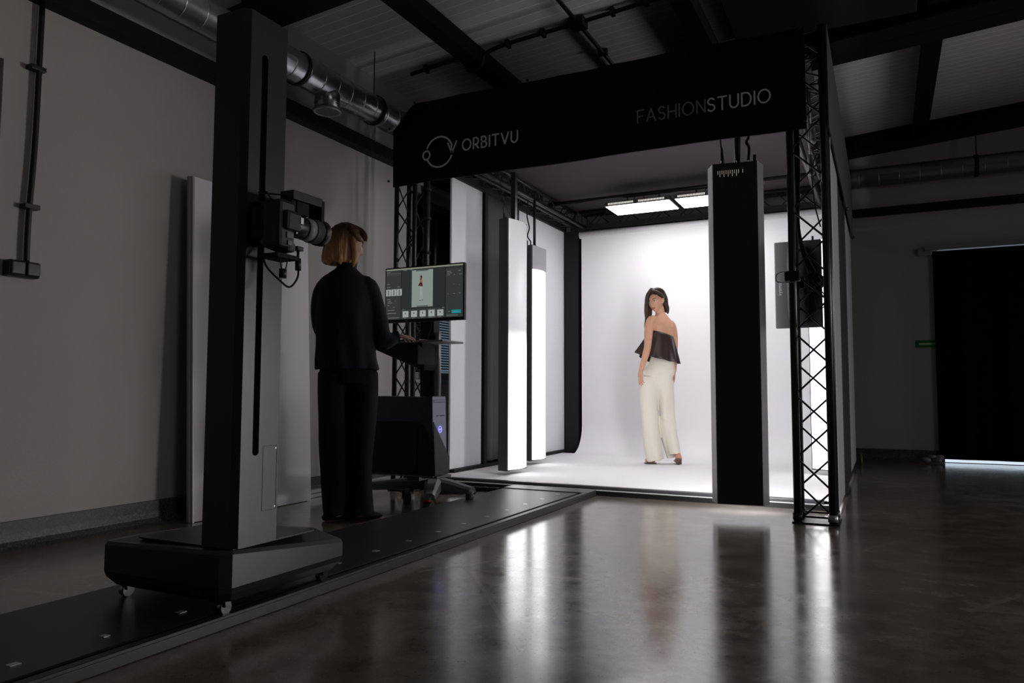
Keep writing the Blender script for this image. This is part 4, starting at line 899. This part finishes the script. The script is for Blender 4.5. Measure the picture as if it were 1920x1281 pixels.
# ------------------------------------------------------------------ people
def gauss(x, s): return math.exp(-(x * x) / (2 * s * s))
def head_surf(u, v):
    """u azimuth (0 = face, -y), v elevation; unit: metres; centre at eye level"""
    cv = math.cos(v); dx, dy, dz = math.sin(u) * cv, -math.cos(u) * cv, math.sin(v)
    x = dx * .073; y = dy * (.088 if dy < 0 else .098); z = dz * (.112 if dz > 0 else .118)
    if z < 0:
        k = min(1, -z / .118); x *= 1 - .42 * k ** 1.6
        if dy > 0: y *= 1 - .55 * k
        else: y *= 1 - .08 * k
    if dy < 0:
        fx_ = math.sqrt(x * x) ; front = max(0, -dy)
        y -= front * (.004 * gauss(z - .03, .02) - .007 * (gauss(x - .031, .013) + gauss(x + .031, .013)) * gauss(z - .003, .012))
        nz = (z + .048) if z < -.012 else None
        y -= .024 * gauss(x, .0085 + .004 * gauss(z + .043, .01)) * (gauss(z + .036, .012) + .55 * gauss(z + .015, .012))
        y -= .007 * gauss(x, .022) * gauss(z + .070, .010) + .009 * gauss(x, .02) * gauss(z + .104, .014)
        y -= .005 * (gauss(x - .042, .015) + gauss(x + .042, .015)) * gauss(z + .03, .016)
    return V((x, y, z))
def head_mesh(mb, T, nu=72, nv=56):
    top = mb.bm.verts.new(T @ head_surf(0, PI / 2)); bot = mb.bm.verts.new(T @ head_surf(0, -PI / 2)); R = []
    for i in range(1, nv):
        v = -PI / 2 + PI * i / nv; R.append([mb.bm.verts.new(T @ head_surf(2 * PI * j / nu, v)) for j in range(nu)])
    for i in range(len(R) - 1):
        for j in range(nu): f = mb.bm.faces.new((R[i][j], R[i][(j + 1) % nu], R[i + 1][(j + 1) % nu], R[i + 1][j])); f.smooth = True
    for j in range(nu): mb.bm.faces.new((bot, R[0][(j + 1) % nu], R[0][j])); mb.bm.faces.new((top, R[-1][j], R[-1][(j + 1) % nu]))
def face_pt(x, z):
    """surface point of the face at x, z"""
    best = None
    u = 0; v = 0
    for it in range(30):
        p = head_surf(u, v); ex, ez = x - p.x, z - p.z
        u += ex / .075; v += ez / .11
    return head_surf(u, v)
def ear(mb, T, s):
    for (y, z, r) in ((.010, -.005, .013), (.014, .010, .016), (.004, -.022, .010), (.018, -.002, .012)): 
        c_ = T @ V((s * .079, y, z)); mb.ball(c_, (r * .6, r * .85, r * 1.1), 8)
def face_parts(T, parent, brow, lip, iris, es=1.0):
    R3 = T.to_3x3()
    for s in (-1, 1):
        p = face_pt(s * .030, .002); e = MB(); e.ball((0, 0, 0), (.0135, .006, .0055), 8)
        for v in e.bm.verts: v.co = T @ (v.co + p + V((0, -.0015, 0)))
        eo = e.build('eye', mat('eye_white', (.75, .72, .70), rough=.25), parent, local=True)
        i = MB(); i.ball((0, 0, 0), (.0055, .003, .0053), 8)
        for v in i.bm.verts: v.co = T @ (v.co + p + V((0, -.0063, 0)))
        i.build('iris', iris, eo, local=True)
        l = MB(); pts = [face_pt(s * .030 + (t - .5) * .032, .0055 + .0035 * math.sin(PI * t)) + V((0, -.0045, 0)) for t in [k / 6 for k in range(7)]]
        l.loft([T @ q for q in pts], [.0008, .0016, .002, .002, .002, .0018, .001], n=6, cap=False); l.build('eyelashes', brow, parent, local=True)
        b = MB(); pts = [face_pt(s * (.014 + .038 * t), .020 + .007 * math.sin(PI * t * .8)) + V((0, -.0015, 0)) for t in [k / 6 for k in range(7)]]
        b.loft([T @ q for q in pts], [(.0022, .0018), (.003, .002), (.003, .002), (.003, .002), (.0025, .002), (.002, .0015), (.001, .001)], n=6, cap=False); b.build('eyebrow', brow, parent, local=True)
    l = MB()
    for dz, r in ((-.067, .0032), (-.0745, .0042)):
        pts = [face_pt((t - .5) * .046, dz + (.004 if dz > -.07 else .005) * (2 * t - 1) ** 2) + V((0, -.001, 0)) for t in [k / 8 for k in range(9)]]
        l.loft([T @ q for q in pts], [.0008, r * .6, r * .85, r, r, r, r * .85, r * .6, .0008], n=8, cap=False)
    l.build('lips', lip, parent, local=True)
def hand(mb, wrist, d, nrm, side, curl, size=1.0, spread=.12):
    """d: direction of the hand, nrm: back-of-hand normal, side: +1 thumb on (d x nrm) side"""
    d = V(d).normalized(); nrm = V(nrm); nrm = (nrm - d * nrm.dot(d)).normalized(); s = d.cross(nrm).normalized() * side
    w_ = V(wrist); k = size
    mb.loft([w_ - d * .02 * k, w_ + d * .015 * k, w_ + d * .045 * k, w_ + d * .08 * k], [(.024 * k, .017 * k), (.028 * k, .016 * k), (.038 * k, .014 * k), (.038 * k, .011 * k)], n=16, ref=nrm, sub=3)
    for i, (off, L) in enumerate(((.029, .072), (.0105, .080), (-.009, .074), (-.0275, .058))):
        p = w_ + d * (.083 - .004 * abs(i - 1)) * k + s * off * k; a = spread * (1.2 - i * .8) * .5
        dd = (d + s * a).normalized(); ang = 0; pts = [p - dd * .012 * k, p]
        for seg, frac in enumerate((.45, .30, .25)):
            ang += curl[i] * (.7 if seg == 0 else 1.0)
            q = (dd * math.cos(ang) - nrm * math.sin(ang)).normalized(); pts.append(pts[-1] + q * L * frac * k)
        mb.loft(pts, [.0088 * k, .0086 * k, .008 * k, .0072 * k, .0058 * k], n=12, ref=nrm, sub=2)
    p = w_ + d * .022 * k + s * .022 * k; t1 = (d * .75 + s * .75 - nrm * .25).normalized(); t2 = (d * 1.0 + s * .25 - nrm * .35).normalized()
    mb.loft([p - t1 * .01 * k, p + t1 * .034 * k, p + t1 * .034 * k + t2 * .030 * k, p + t1 * .034 * k + t2 * .052 * k], [.013 * k, .0105 * k, .009 * k, .0065 * k], n=12, ref=nrm, sub=2)

# ---- the model in the booth.  local x = to the viewer's right, y = away, z = up
pm = thing('person', 'person in brown strapless top and cream trousers looking back on the white floor', 'person', (-2.020, 7.303, .05), math.atan2(.25, .97))
b = MB()
HT = Matrix.Translation((-.004, -.02, 1.600)) @ Matrix.Rotation(math.radians(-30), 4, 'Z') @ Matrix.Rotation(math.radians(-9), 4, 'Y') @ Matrix.Rotation(math.radians(4), 4, 'X') @ Matrix.Diagonal((.97, .97, .93, 1))
head_mesh(b, HT); ear(b, HT, 1); ear(b, HT, -1)
sh_l, sh_r = V((-.048, -.085, 1.420)), V((.138, .060, 1.385))
b.loft([(.035, .02, 1.36), (.04, .01, 1.44), (.035, .0, 1.50), (.02, -.005, 1.57)], [(.06, .06), (.052, .05), (.046, .046), (.046, .048)], n=20, sub=3)     # neck
dsh = (sh_r - sh_l)
# torso: ellipses rotated to the shoulder line
ax = V((dsh.x, dsh.y, 0)).normalized(); ay = V((-ax.y, ax.x, 0))
def trunk(rows, n=36):
    return [[V((cx, cy, z)) + ax * math.cos(2 * PI * j / n) * ra + ay * math.sin(2 * PI * j / n) * rb for j in range(n)] for z, cx, cy, ra, rb in rows]
b.rings(trunk([(1.0, .055, .0, .09, .065), (1.08, .055, .0, .10, .07), (1.18, .056, .0, .110, .075), (1.28, .056, .0, .125, .085), (1.35, .052, -.005, .134, .083), (1.40, .048, -.005, .130, .072), (1.435, .045, -.005, .100, .058), (1.465, .045, .0, .07, .048), (1.49, .04, .0, .045, .04)]))
b.loft([(-.01, -.05, 1.41), sh_l, (-.070, -.125, 1.34), (-.078, -.17, 1.24), (-.085, -.20, 1.14), (-.108, -.20, 1.05), (-.142, -.19, .94), (-.150, -.19, .915)], [.038, .042, .044, .040, .034, .033, .025, .022], n=20, sub=3)
b.loft([(.09, .04, 1.385), sh_r, (.160, .070, 1.32), (.170, .075, 1.22), (.170, .075, 1.12), (.168, .072, 1.03), (.166, .07, .93), (.164, .07, .905)], [.036, .040, .040, .037, .033, .031, .024, .021], n=20, sub=3)
hand(b, (-.150, -.19, .915), (-.05, -.02, -1), (-.75, -.6, 0), 1, (.16, .2, .24, .3), .95)
hand(b, (.164, .07, .905), (-.03, -.02, -1), (.8, .2, 0), -1, (.12, .14, .18, .22), .92)
# feet
b.loft([(-.045, -.01, .12), (-.045, -.01, .06), (-.06, -.012, .04), (-.095, -.02, .028), (-.11, -.024, .024)], [.036, .036, (.036, .03), (.034, .018), (.03, .014)], n=14, sub=2)
b.loft([(.178, .005, .13), (.192, -.012, .09), (.200, .0, .055), (.190, .06, .03), (.18, .12, .025)], [.028, .030, .034, (.036, .022), (.03, .015)], n=14, sub=2)
body = fuse(b, 'body', M_SKINM, pm, .0045, 3)
face_parts(HT, pm, mat('brow_brown', (.035, .015, .008), rough=.6), mat('lip_rose', (.42, .10, .09), rough=.35), mat('iris_brown', (.02, .01, .006), rough=.15))
# trousers
p_ = MB()
p_.rings([[V((cx + math.cos(2 * PI * j / 40) * ra, cy + math.sin(2 * PI * j / 40) * rb, z)) for j in range(40)] for z, cx, cy, ra, rb in ((.70, .0, .0, .05, .04), (.76, .0, .0, .12, .08), (.82, .0, .0, .152, .104), (.86, .002, .0, .160, .118), (.92, .02, .0, .155, .115), (.99, .045, .0, .125, .095), (1.05, .052, .0, .112, .082), (1.09, .054, .0, .108, .078))])
p_.loft([(-.065, -.015, .86), (-.08, -.01, .72), (-.080, -.01, .55), (-.066, -.01, .38), (-.05, -.01, .20), (-.028, -.01, .07), (-.022, -.01, .035)], [(.098, .105), (.093, .10), (.084, .092), (.082, .09), (.085, .09), (.084, .09), (.084, .09)], n=28, sub=3, cap=False)
p_.loft([(.065, .02, .86), (.076, .02, .74), (.085, .02, .60), (.094, .02, .47), (.115, .02, .34), (.145, .015, .21), (.158, .01, .15), (.166, .005, .10)], [(.093, .105), (.084, .10), (.076, .092), (.074, .086), (.070, .08), (.064, .075), (.060, .072), (.055, .07)], n=28, sub=3, cap=False)
p_.loft([(.05, .02, .48), (.07, .03, .33), (.10, .05, .20), (.12, .06, .10), (.125, .06, .055)], [(.05, .05), (.055, .06), (.05, .06), (.045, .05), (.042, .045)], n=20, sub=3, cap=False)
def sat(x): return max(0.0, min(1.0, x))
def f_pants(p):
    x, y, z = p; lo = sat((1.0 - z) * 2.2)
    d = .0035 * lo * math.sin(62 * x + 9 * z + 2 * math.sin(7 * z)) + .0025 * lo * math.sin(38 * y + 31 * x - 6 * z)
    d += .0045 * gauss(z - .44 + .5 * (x - .08), .035) * math.sin(70 * (z - .44 + .5 * (x - .08)) + 1.2) * sat((x + .0) * 12)
    d += .003 * gauss(z - .84, .06) * math.sin(55 * (z - .84) + 26 * x); return d
fuse(p_, 'trousers', M_CREAM, pm, .006, 5, folds=f_pants)
# flared strapless top
def top_rings():
    n = 120; R = []
    for k in range(15):
        t = k / 14; row = []
        for j in range(n):
            a = 2 * PI * j / n; ca, sa = math.cos(a), math.sin(a)
            left = max(0, -ca)                                           # viewer's left / front side
            ztop_ = 1.275 - .035 * ca + .02 * max(0, sa); zhem = .995 + .10 * left ** 1.5 + .01 * math.sin(3 * a)
            z = ztop_ + (zhem - ztop_) * t
            ra = .130 + (.040 + .10 * left) * t + .012 * t * math.sin(9 * a + 1.2) + .008 * t * math.sin(17 * a)
            rb = .090 + .055 * t + .018 * t * math.sin(9 * a + .4)
            if k == 0: ra *= .99; rb *= .99
            row.append(V((.052 - .035 * t * left, -.002, z)) + ax * ca * ra + ay * sa * rb)
        R.append(row)
    return R
tp = MB(); tp.rings(top_rings(), (False, False)); to2 = tp.build('top', M_BROWN, pm, local=True, normals=False)
md = to2.modifiers.new('thick', 'SOLIDIFY'); md.thickness = .004; md.offset = 1
kn = MB(); kn.loft([V((.12, -.052, 1.247)), V((.128, -.058, 1.235)), V((.133, -.062, 1.215))], [.006, .009, .004], n=10, sub=2); kn.build('tie', M_BROWN, pm, local=True)
# hair
h = MB()
HR = HT.to_3x3()
def hp(x, y, z): return HT @ V((x, y, z))
nu, nv = 48, 32; R = []
for i in range(1, nv):
    v = -PI / 2 + PI * i / nv; row = []
    for j in range(nu):
        u = 2 * PI * j / nu; p = head_surf(u, v); cu = math.cos(u)
        fr = max(0, (cu - (.30 if p.z > .035 else -.12)) / .70) if p.z < .060 else max(0, (cu - .75) / .25) * max(0, 1 - (p.z - .06) / .025)
        sc_h = 1.13 - (.22 * min(1, fr * 3))
        if p.z < -.03: sc_h *= .93
        row.append(HT @ (V((p.x * sc_h, p.y * sc_h + .004, p.z * (1.25 if p.z > 0 else .9)))))
    R.append(row)
h.rings(R)
# locks: curtain on the viewer's left falling in front of the left shoulder, and the tail behind the neck
def lock(pts, rads): h.loft(pts, rads, n=14, sub=4)
lock([(-.045, -.06, 1.72), (-.082, -.06, 1.66), (-.092, -.045, 1.58), (-.094, -.03, 1.50), (-.090, -.02, 1.44), (-.105, -.01, 1.38), (-.115, .0, 1.345)], [(.02, .03), (.022, .035), (.024, .035), (.026, .035), (.024, .03), (.016, .02), (.006, .008)])
lock([(-.03, -.01, 1.70), (-.060, .0, 1.62), (-.068, .0, 1.54), (-.072, .01, 1.46), (-.075, .02, 1.36)], [(.03, .04), (.03, .04), (.03, .04), (.026, .03), (.01, .01)])
lock([(.05, .02, 1.70), (.078, .035, 1.64), (.088, .04, 1.58), (.104, .035, 1.53), (.112, .03, 1.49)], [(.035, .045), (.034, .045), (.030, .04), (.024, .035), (.008, .012)])
lock([(.05, .05, 1.68), (.07, .06, 1.60), (.085, .05, 1.53), (.095, .05, 1.50)], [(.03, .04), (.03, .04), (.022, .03), (.006, .01)])
lock([(-.035, -.085, 1.705), (.0, -.092, 1.695), (.035, -.078, 1.672), (.062, -.045, 1.650), (.074, .0, 1.642)], [(.010, .012), (.016, .018), (.018, .020), (.016, .018), (.010, .012)])
lock([(-.03, -.05, 1.71), (.01, -.03, 1.72), (.045, .0, 1.705), (.068, .03, 1.67)], [(.02, .03), (.025, .04), (.025, .04), (.02, .03)])
fuse(h, 'hair', hair_mat('brunette_hair', (.030, .014, .009), (.045, .02, .012), 1.40, 1.66), pm, .0045, 2)
e = MB(); q = HT @ V((.074, .0, -.030)); e.tube(q, q + V((0, 0, -.03)), .0022, 6); e.build('earring', mat('gold', (.7, .45, .15), rough=.25, metal=1), pm, local=True)
e = MB(); e.rings([[V((-.139, -.19, .952)) + V((math.cos(2 * PI * j / 24) * (.0285 + dr), math.sin(2 * PI * j / 24) * (.0285 + dr), dz + .012 * math.cos(2 * PI * j / 24))) for j in range(24)] for dr, dz in ((0, 0), (.002, .002), (0, .004))], (False, False)); e.build('bracelet', MATS['gold'], pm, local=True)
# sandals
s = MB(); s.loft([(-.015, -.01, .007), (-.06, -.012, .007), (-.11, -.022, .007), (-.125, -.026, .007)], [(.036, .007), (.038, .007), (.038, .007), (.028, .006)], n=14, ref=V((0, 0, 1)), sub=2, cap=False)
s.loft([(-.085, -.06, .015), (-.09, -.03, .048), (-.09, .0, .045), (-.085, .02, .015)], [(.02, .003), (.02, .003), (.02, .003), (.02, .003)], n=8, sub=3, cap=False); s.build('sandal', mat('sandal_brown', (.10, .06, .04), rough=.5), pm, local=True)
s = MB(); s.loft([(.200, -.052, .052), (.199, -.030, .030), (.195, .02, .012), (.188, .09, .008), (.18, .14, .008)], [(.034, .010), (.042, .012), (.042, .012), (.042, .008), (.03, .006)], n=14, ref=V((0, -.4, 1)), sub=3, cap=False); s.box(.172, .228, -.058, -.045, .004, .060, bev=.006); s.build('sandal', mat('sandal_brown', (.10, .06, .04)), pm, local=True)

# ---- the operator.  local x = viewer's right, y = away
po = thing('person', 'person with blond bob in dark blouse and black trousers at the computer cart', 'person', (-2.85, 3.56, 0), math.atan2(.625, .78))
b = MB()
HTo = Matrix.Translation((-.018, .01, 1.640)) @ Euler((math.radians(8), math.radians(0), math.radians(114)), 'XYZ').to_matrix().to_4x4()
head_mesh(b, HTo); ear(b, HTo, 1); ear(b, HTo, -1)
b.loft([(-.03, .0, 1.42), (-.02, .0, 1.50), (.0, .005, 1.58)], [.055, .05, .05], n=18, sub=3)
b.loft([(.23, .01, 1.075), (.275, .03, 1.085)], [.024, .022], n=16)
hand(b, (.272, .03, 1.090), (1, .75, .03), (.0, .1, 1), 1, (.30, .34, .36, .38), .90, spread=.3)
b.loft([(-.05, 0, .10), (-.06, .0, .04), (-.02, .03, .03)], [.035, .03, .03], n=12); b.loft([(.07, 0, .10), (.07, .0, .04), (.11, .03, .03)], [.035, .03, .03], n=12)
fuse(b, 'body', M_SKINO, po, .005, 3)
face_parts(HTo, po, mat('brow_fair', (.10, .05, .03), rough=.6), mat('lip_pale', (.40, .15, .13), rough=.4), mat('iris_blue', (.05, .08, .12), rough=.2))
# blouse
k = MB(); n = 48
def ell(z, x0e, x1e, d0, d1, wob=0):
    cx, cy = (x0e + x1e) / 2, (d0 + d1) / 2
    return [V((cx + math.cos(2 * PI * j / n) * ((x1e - x0e) / 2 + wob * math.sin(j * 1.05)), cy + math.sin(2 * PI * j / n) * ((d1 - d0) / 2 + wob * math.sin(j * 1.31 + 1)), z)) for j in range(n)]
k.rings([ell(.885, -.190, .178, -.125, .13, .006), ell(.95, -.195, .165, -.13, .13, .005), ell(1.05, -.195, .150, -.125, .125, .003), ell(1.18, -.195, .145, -.12, .125, .002), ell(1.30, -.195, .14, -.115, .115), ell(1.38, -.19, .125, -.10, .10), ell(1.43, -.165, .10, -.08, .085), ell(1.465, -.12, .06, -.065, .07), ell(1.49, -.085, .035, -.058, .062), ell(1.515, -.075, .03, -.055, .06), ell(1.525, -.08, .038, -.06, .065)])
k.loft([(.05, .0, 1.40), (.095, .01, 1.38), (.125, .015, 1.30), (.155, .015, 1.20), (.175, .0, 1.11), (.195, .0, 1.055), (.235, .01, 1.065), (.262, .02, 1.08), (.27, .025, 1.083)], [.055, .068, .070, .066, .066, .058, .048, .034, .03], n=22, sub=3)
k.loft([(-.12, .0, 1.40), (-.155, .02, 1.34), (-.17, .04, 1.22), (-.16, .10, 1.13), (-.08, .20, 1.08), (.02, .28, 1.08)], [.055, .062, .060, .055, .045, .032], n=22, sub=3)
def f_blouse(p):
    x, y, z = p; lo = sat((1.45 - z) * 2.0)
    d = .005 * lo * math.sin(34 * x + 5 * z + 1.5 * math.sin(6 * z)) + .003 * lo * math.sin(47 * y + 20 * x)
    d += .005 * sat((x - .14) * 12) * sat((1.25 - z) * 6) * math.sin(60 * z + 25 * x); return d
fuse(k, 'blouse', M_NAVY, po, .006, 3, folds=f_blouse)
cf = MB(); cn = 40
for (c0, dvec, r0) in ((V((.272, .027, 1.083)), V((.9, .4, .1)).normalized(), .032),):
    a_, b_ = frame(dvec); cf.rings([[c0 + dvec * o_ + (a_ * math.cos(2 * PI * j / cn) + b_ * math.sin(2 * PI * j / cn)) * (r0 + e_ * (1 + .4 * math.sin(j * 1.57))) for j in range(cn)] for o_, e_ in ((-.012, .002), (.0, -.004), (.012, .008), (.013, .006), (.002, -.006))], (False, False))
cf.build('ruffled_cuff', M_NAVY, po, local=True)
cl = MB(); cl.rings([[V((-.022 + math.cos(2 * PI * j / 60) * (.058 + e_ * math.sin(j * 1.3)), .003 + math.sin(2 * PI * j / 60) * (.060 + e_ * math.sin(j * 1.3)), z_)) for j in range(60)] for z_, e_ in ((1.50, 0), (1.52, .002), (1.535, .005), (1.533, .004), (1.51, 0))], (False, False)); cl.build('ruffled_collar', M_NAVY, po, local=True)
k = MB()
k.rings([ell(.80, -.17, .165, -.12, .12), ell(.90, -.165, .160, -.115, .115), ell(.98, -.15, .13, -.10, .10)])
k.loft([(-.085, .0, .86), (-.09, .0, .70), (-.085, .0, .50), (-.075, .0, .30), (-.065, .0, .12), (-.06, .0, .035)], [(.092, .11), (.088, .10), (.082, .095), (.072, .09), (.068, .095), (.070, .10)], n=28, sub=3, cap=False)
k.loft([(.075, .01, .86), (.085, .01, .70), (.082, .01, .50), (.078, .01, .30), (.075, .01, .12), (.075, .01, .03)], [(.095, .11), (.090, .10), (.084, .095), (.072, .09), (.075, .10), (.080, .105)], n=28, sub=3, cap=False)
fuse(k, 'trousers', M_TROUS, po, .007, 4, folds=lambda p: .006 * sat((.9 - p.z) * 2) * math.sin(52 * p.x + 4 * p.z + 2 * math.sin(5 * p.z)) + .003 * math.sin(40 * p.y + 9 * p.z))
for (x, y) in ((-.05, .02), (.10, .03)):
    sb = MB(); sb.loft([(x - .07, y - .02, .022), (x - .03, y - .01, .024), (x + .03, y + .01, .022), (x + .085, y + .03, .016), (x + .10, y + .036, .013)], [(.034, .021), (.037, .023), (.038, .021), (.033, .015), (.022, .010)], n=16, ref=V((0, 0, 1)), sub=3); sb.build('shoe', M_BLACKM, po, local=True)
# bob hair
h = MB(); n = 56
def hr(z, x0e, x1e, d0, d1, wob=.0):
    x0e -= .040; x1e -= .028
    cx, cy = (x0e + x1e) / 2, (d0 + d1) / 2
    return [V((cx + math.cos(2 * PI * j / n) * ((x1e - x0e) / 2 + wob * math.sin(j * 2.1) + wob * .6 * math.sin(j * 3.7)), cy + math.sin(2 * PI * j / n) * ((d1 - d0) / 2 + wob * math.sin(j * 1.7)), z)) for j in range(n)]
h.rings([hr(1.575, -.055, .015, -.03, .03), hr(1.535, -.100, .030, -.07, .075, .003), hr(1.512, -.118, .045, -.085, .088, .004), hr(1.53, -.128, .055, -.095, .095, .004), hr(1.56, -.130, .058, -.10, .10, .003), hr(1.60, -.124, .060, -.102, .102, .0025), hr(1.64, -.115, .064, -.100, .100, .002), hr(1.68, -.104, .075, -.096, .096, .001), hr(1.72, -.085, .078, -.082, .084), hr(1.745, -.06, .062, -.062, .064), hr(1.762, -.03, .035, -.035, .038), hr(1.768, -.012, .018, -.015, .018)])
_b0 = len(h.bm.verts)
h.loft([(.02, -.085, 1.73), (.055, -.088, 1.68), (.082, -.075, 1.655), (.098, -.055, 1.648)], [(.018, .02), (.02, .02), (.016, .016), (.005, .006)], n=12, sub=3)
h.loft([(.03, .03, 1.745), (.080, .015, 1.715), (.108, -.02, 1.680), (.118, -.045, 1.655)], [(.026, .03), (.030, .03), (.022, .02), (.008, .008)], n=12, sub=3)
h.loft([(.02, .085, 1.73), (.060, .07, 1.69), (.092, .03, 1.665), (.10, .0, 1.65)], [(.018, .02), (.022, .02), (.018, .016), (.006, .006)], n=12, sub=3)
h.loft([(.035, -.085, 1.66), (.050, -.085, 1.58), (.048, -.08, 1.52), (.045, -.07, 1.490)], [(.018, .015), (.018, .015), (.016, .013), (.005, .005)], n=12, sub=3)
h.loft([(-.03, -.08, 1.60), (-.035, -.085, 1.53), (-.03, -.085, 1.505)], [.02, .02, .008], n=12, sub=3); h.loft([(-.09, -.05, 1.60), (-.098, -.055, 1.53), (-.10, -.055, 1.505)], [.02, .02, .008], n=12, sub=3)
h.bm.verts.ensure_lookup_table()
for v in h.bm.verts[_b0:]: v.co.x -= .030
fuse(h, 'hair', hair_mat('blond_bob', (.060, .026, .011), (.52, .26, .10), 1.50, 1.71), po, .0045, 1)

# ------------------------------------------------------------------ groups of repeats
GROUPS = {'studio_light': 'tall studio lamps in the booth', 'overhead_light_panel': 'overhead LED panels under the canopy', 'truss_tower': 'front truss towers of the booth',
          'truss_beam': 'truss beams round the top of the booth', 'booth_post': 'black posts of the booth walls', 'fabric_panel': 'fabric panels of the booth walls',
          'hanging_pole': 'poles the lamps hang from', 'ceiling_conduit': 'conduits under the ceiling', 'ventilation_duct': 'round ventilation ducts', 'lighting_pipe': 'lighting pipes under the canopy',
          'spot_fitting': 'spot fittings on the right truss', 'floor_sheet': 'side strips of the booth floor', 'lamp_cable': 'cables above the lamps'}
for o in bpy.data.objects:
    st = o.name.split('.')[0]
    if o.parent is None and st in GROUPS: o['group'] = GROUPS[st]
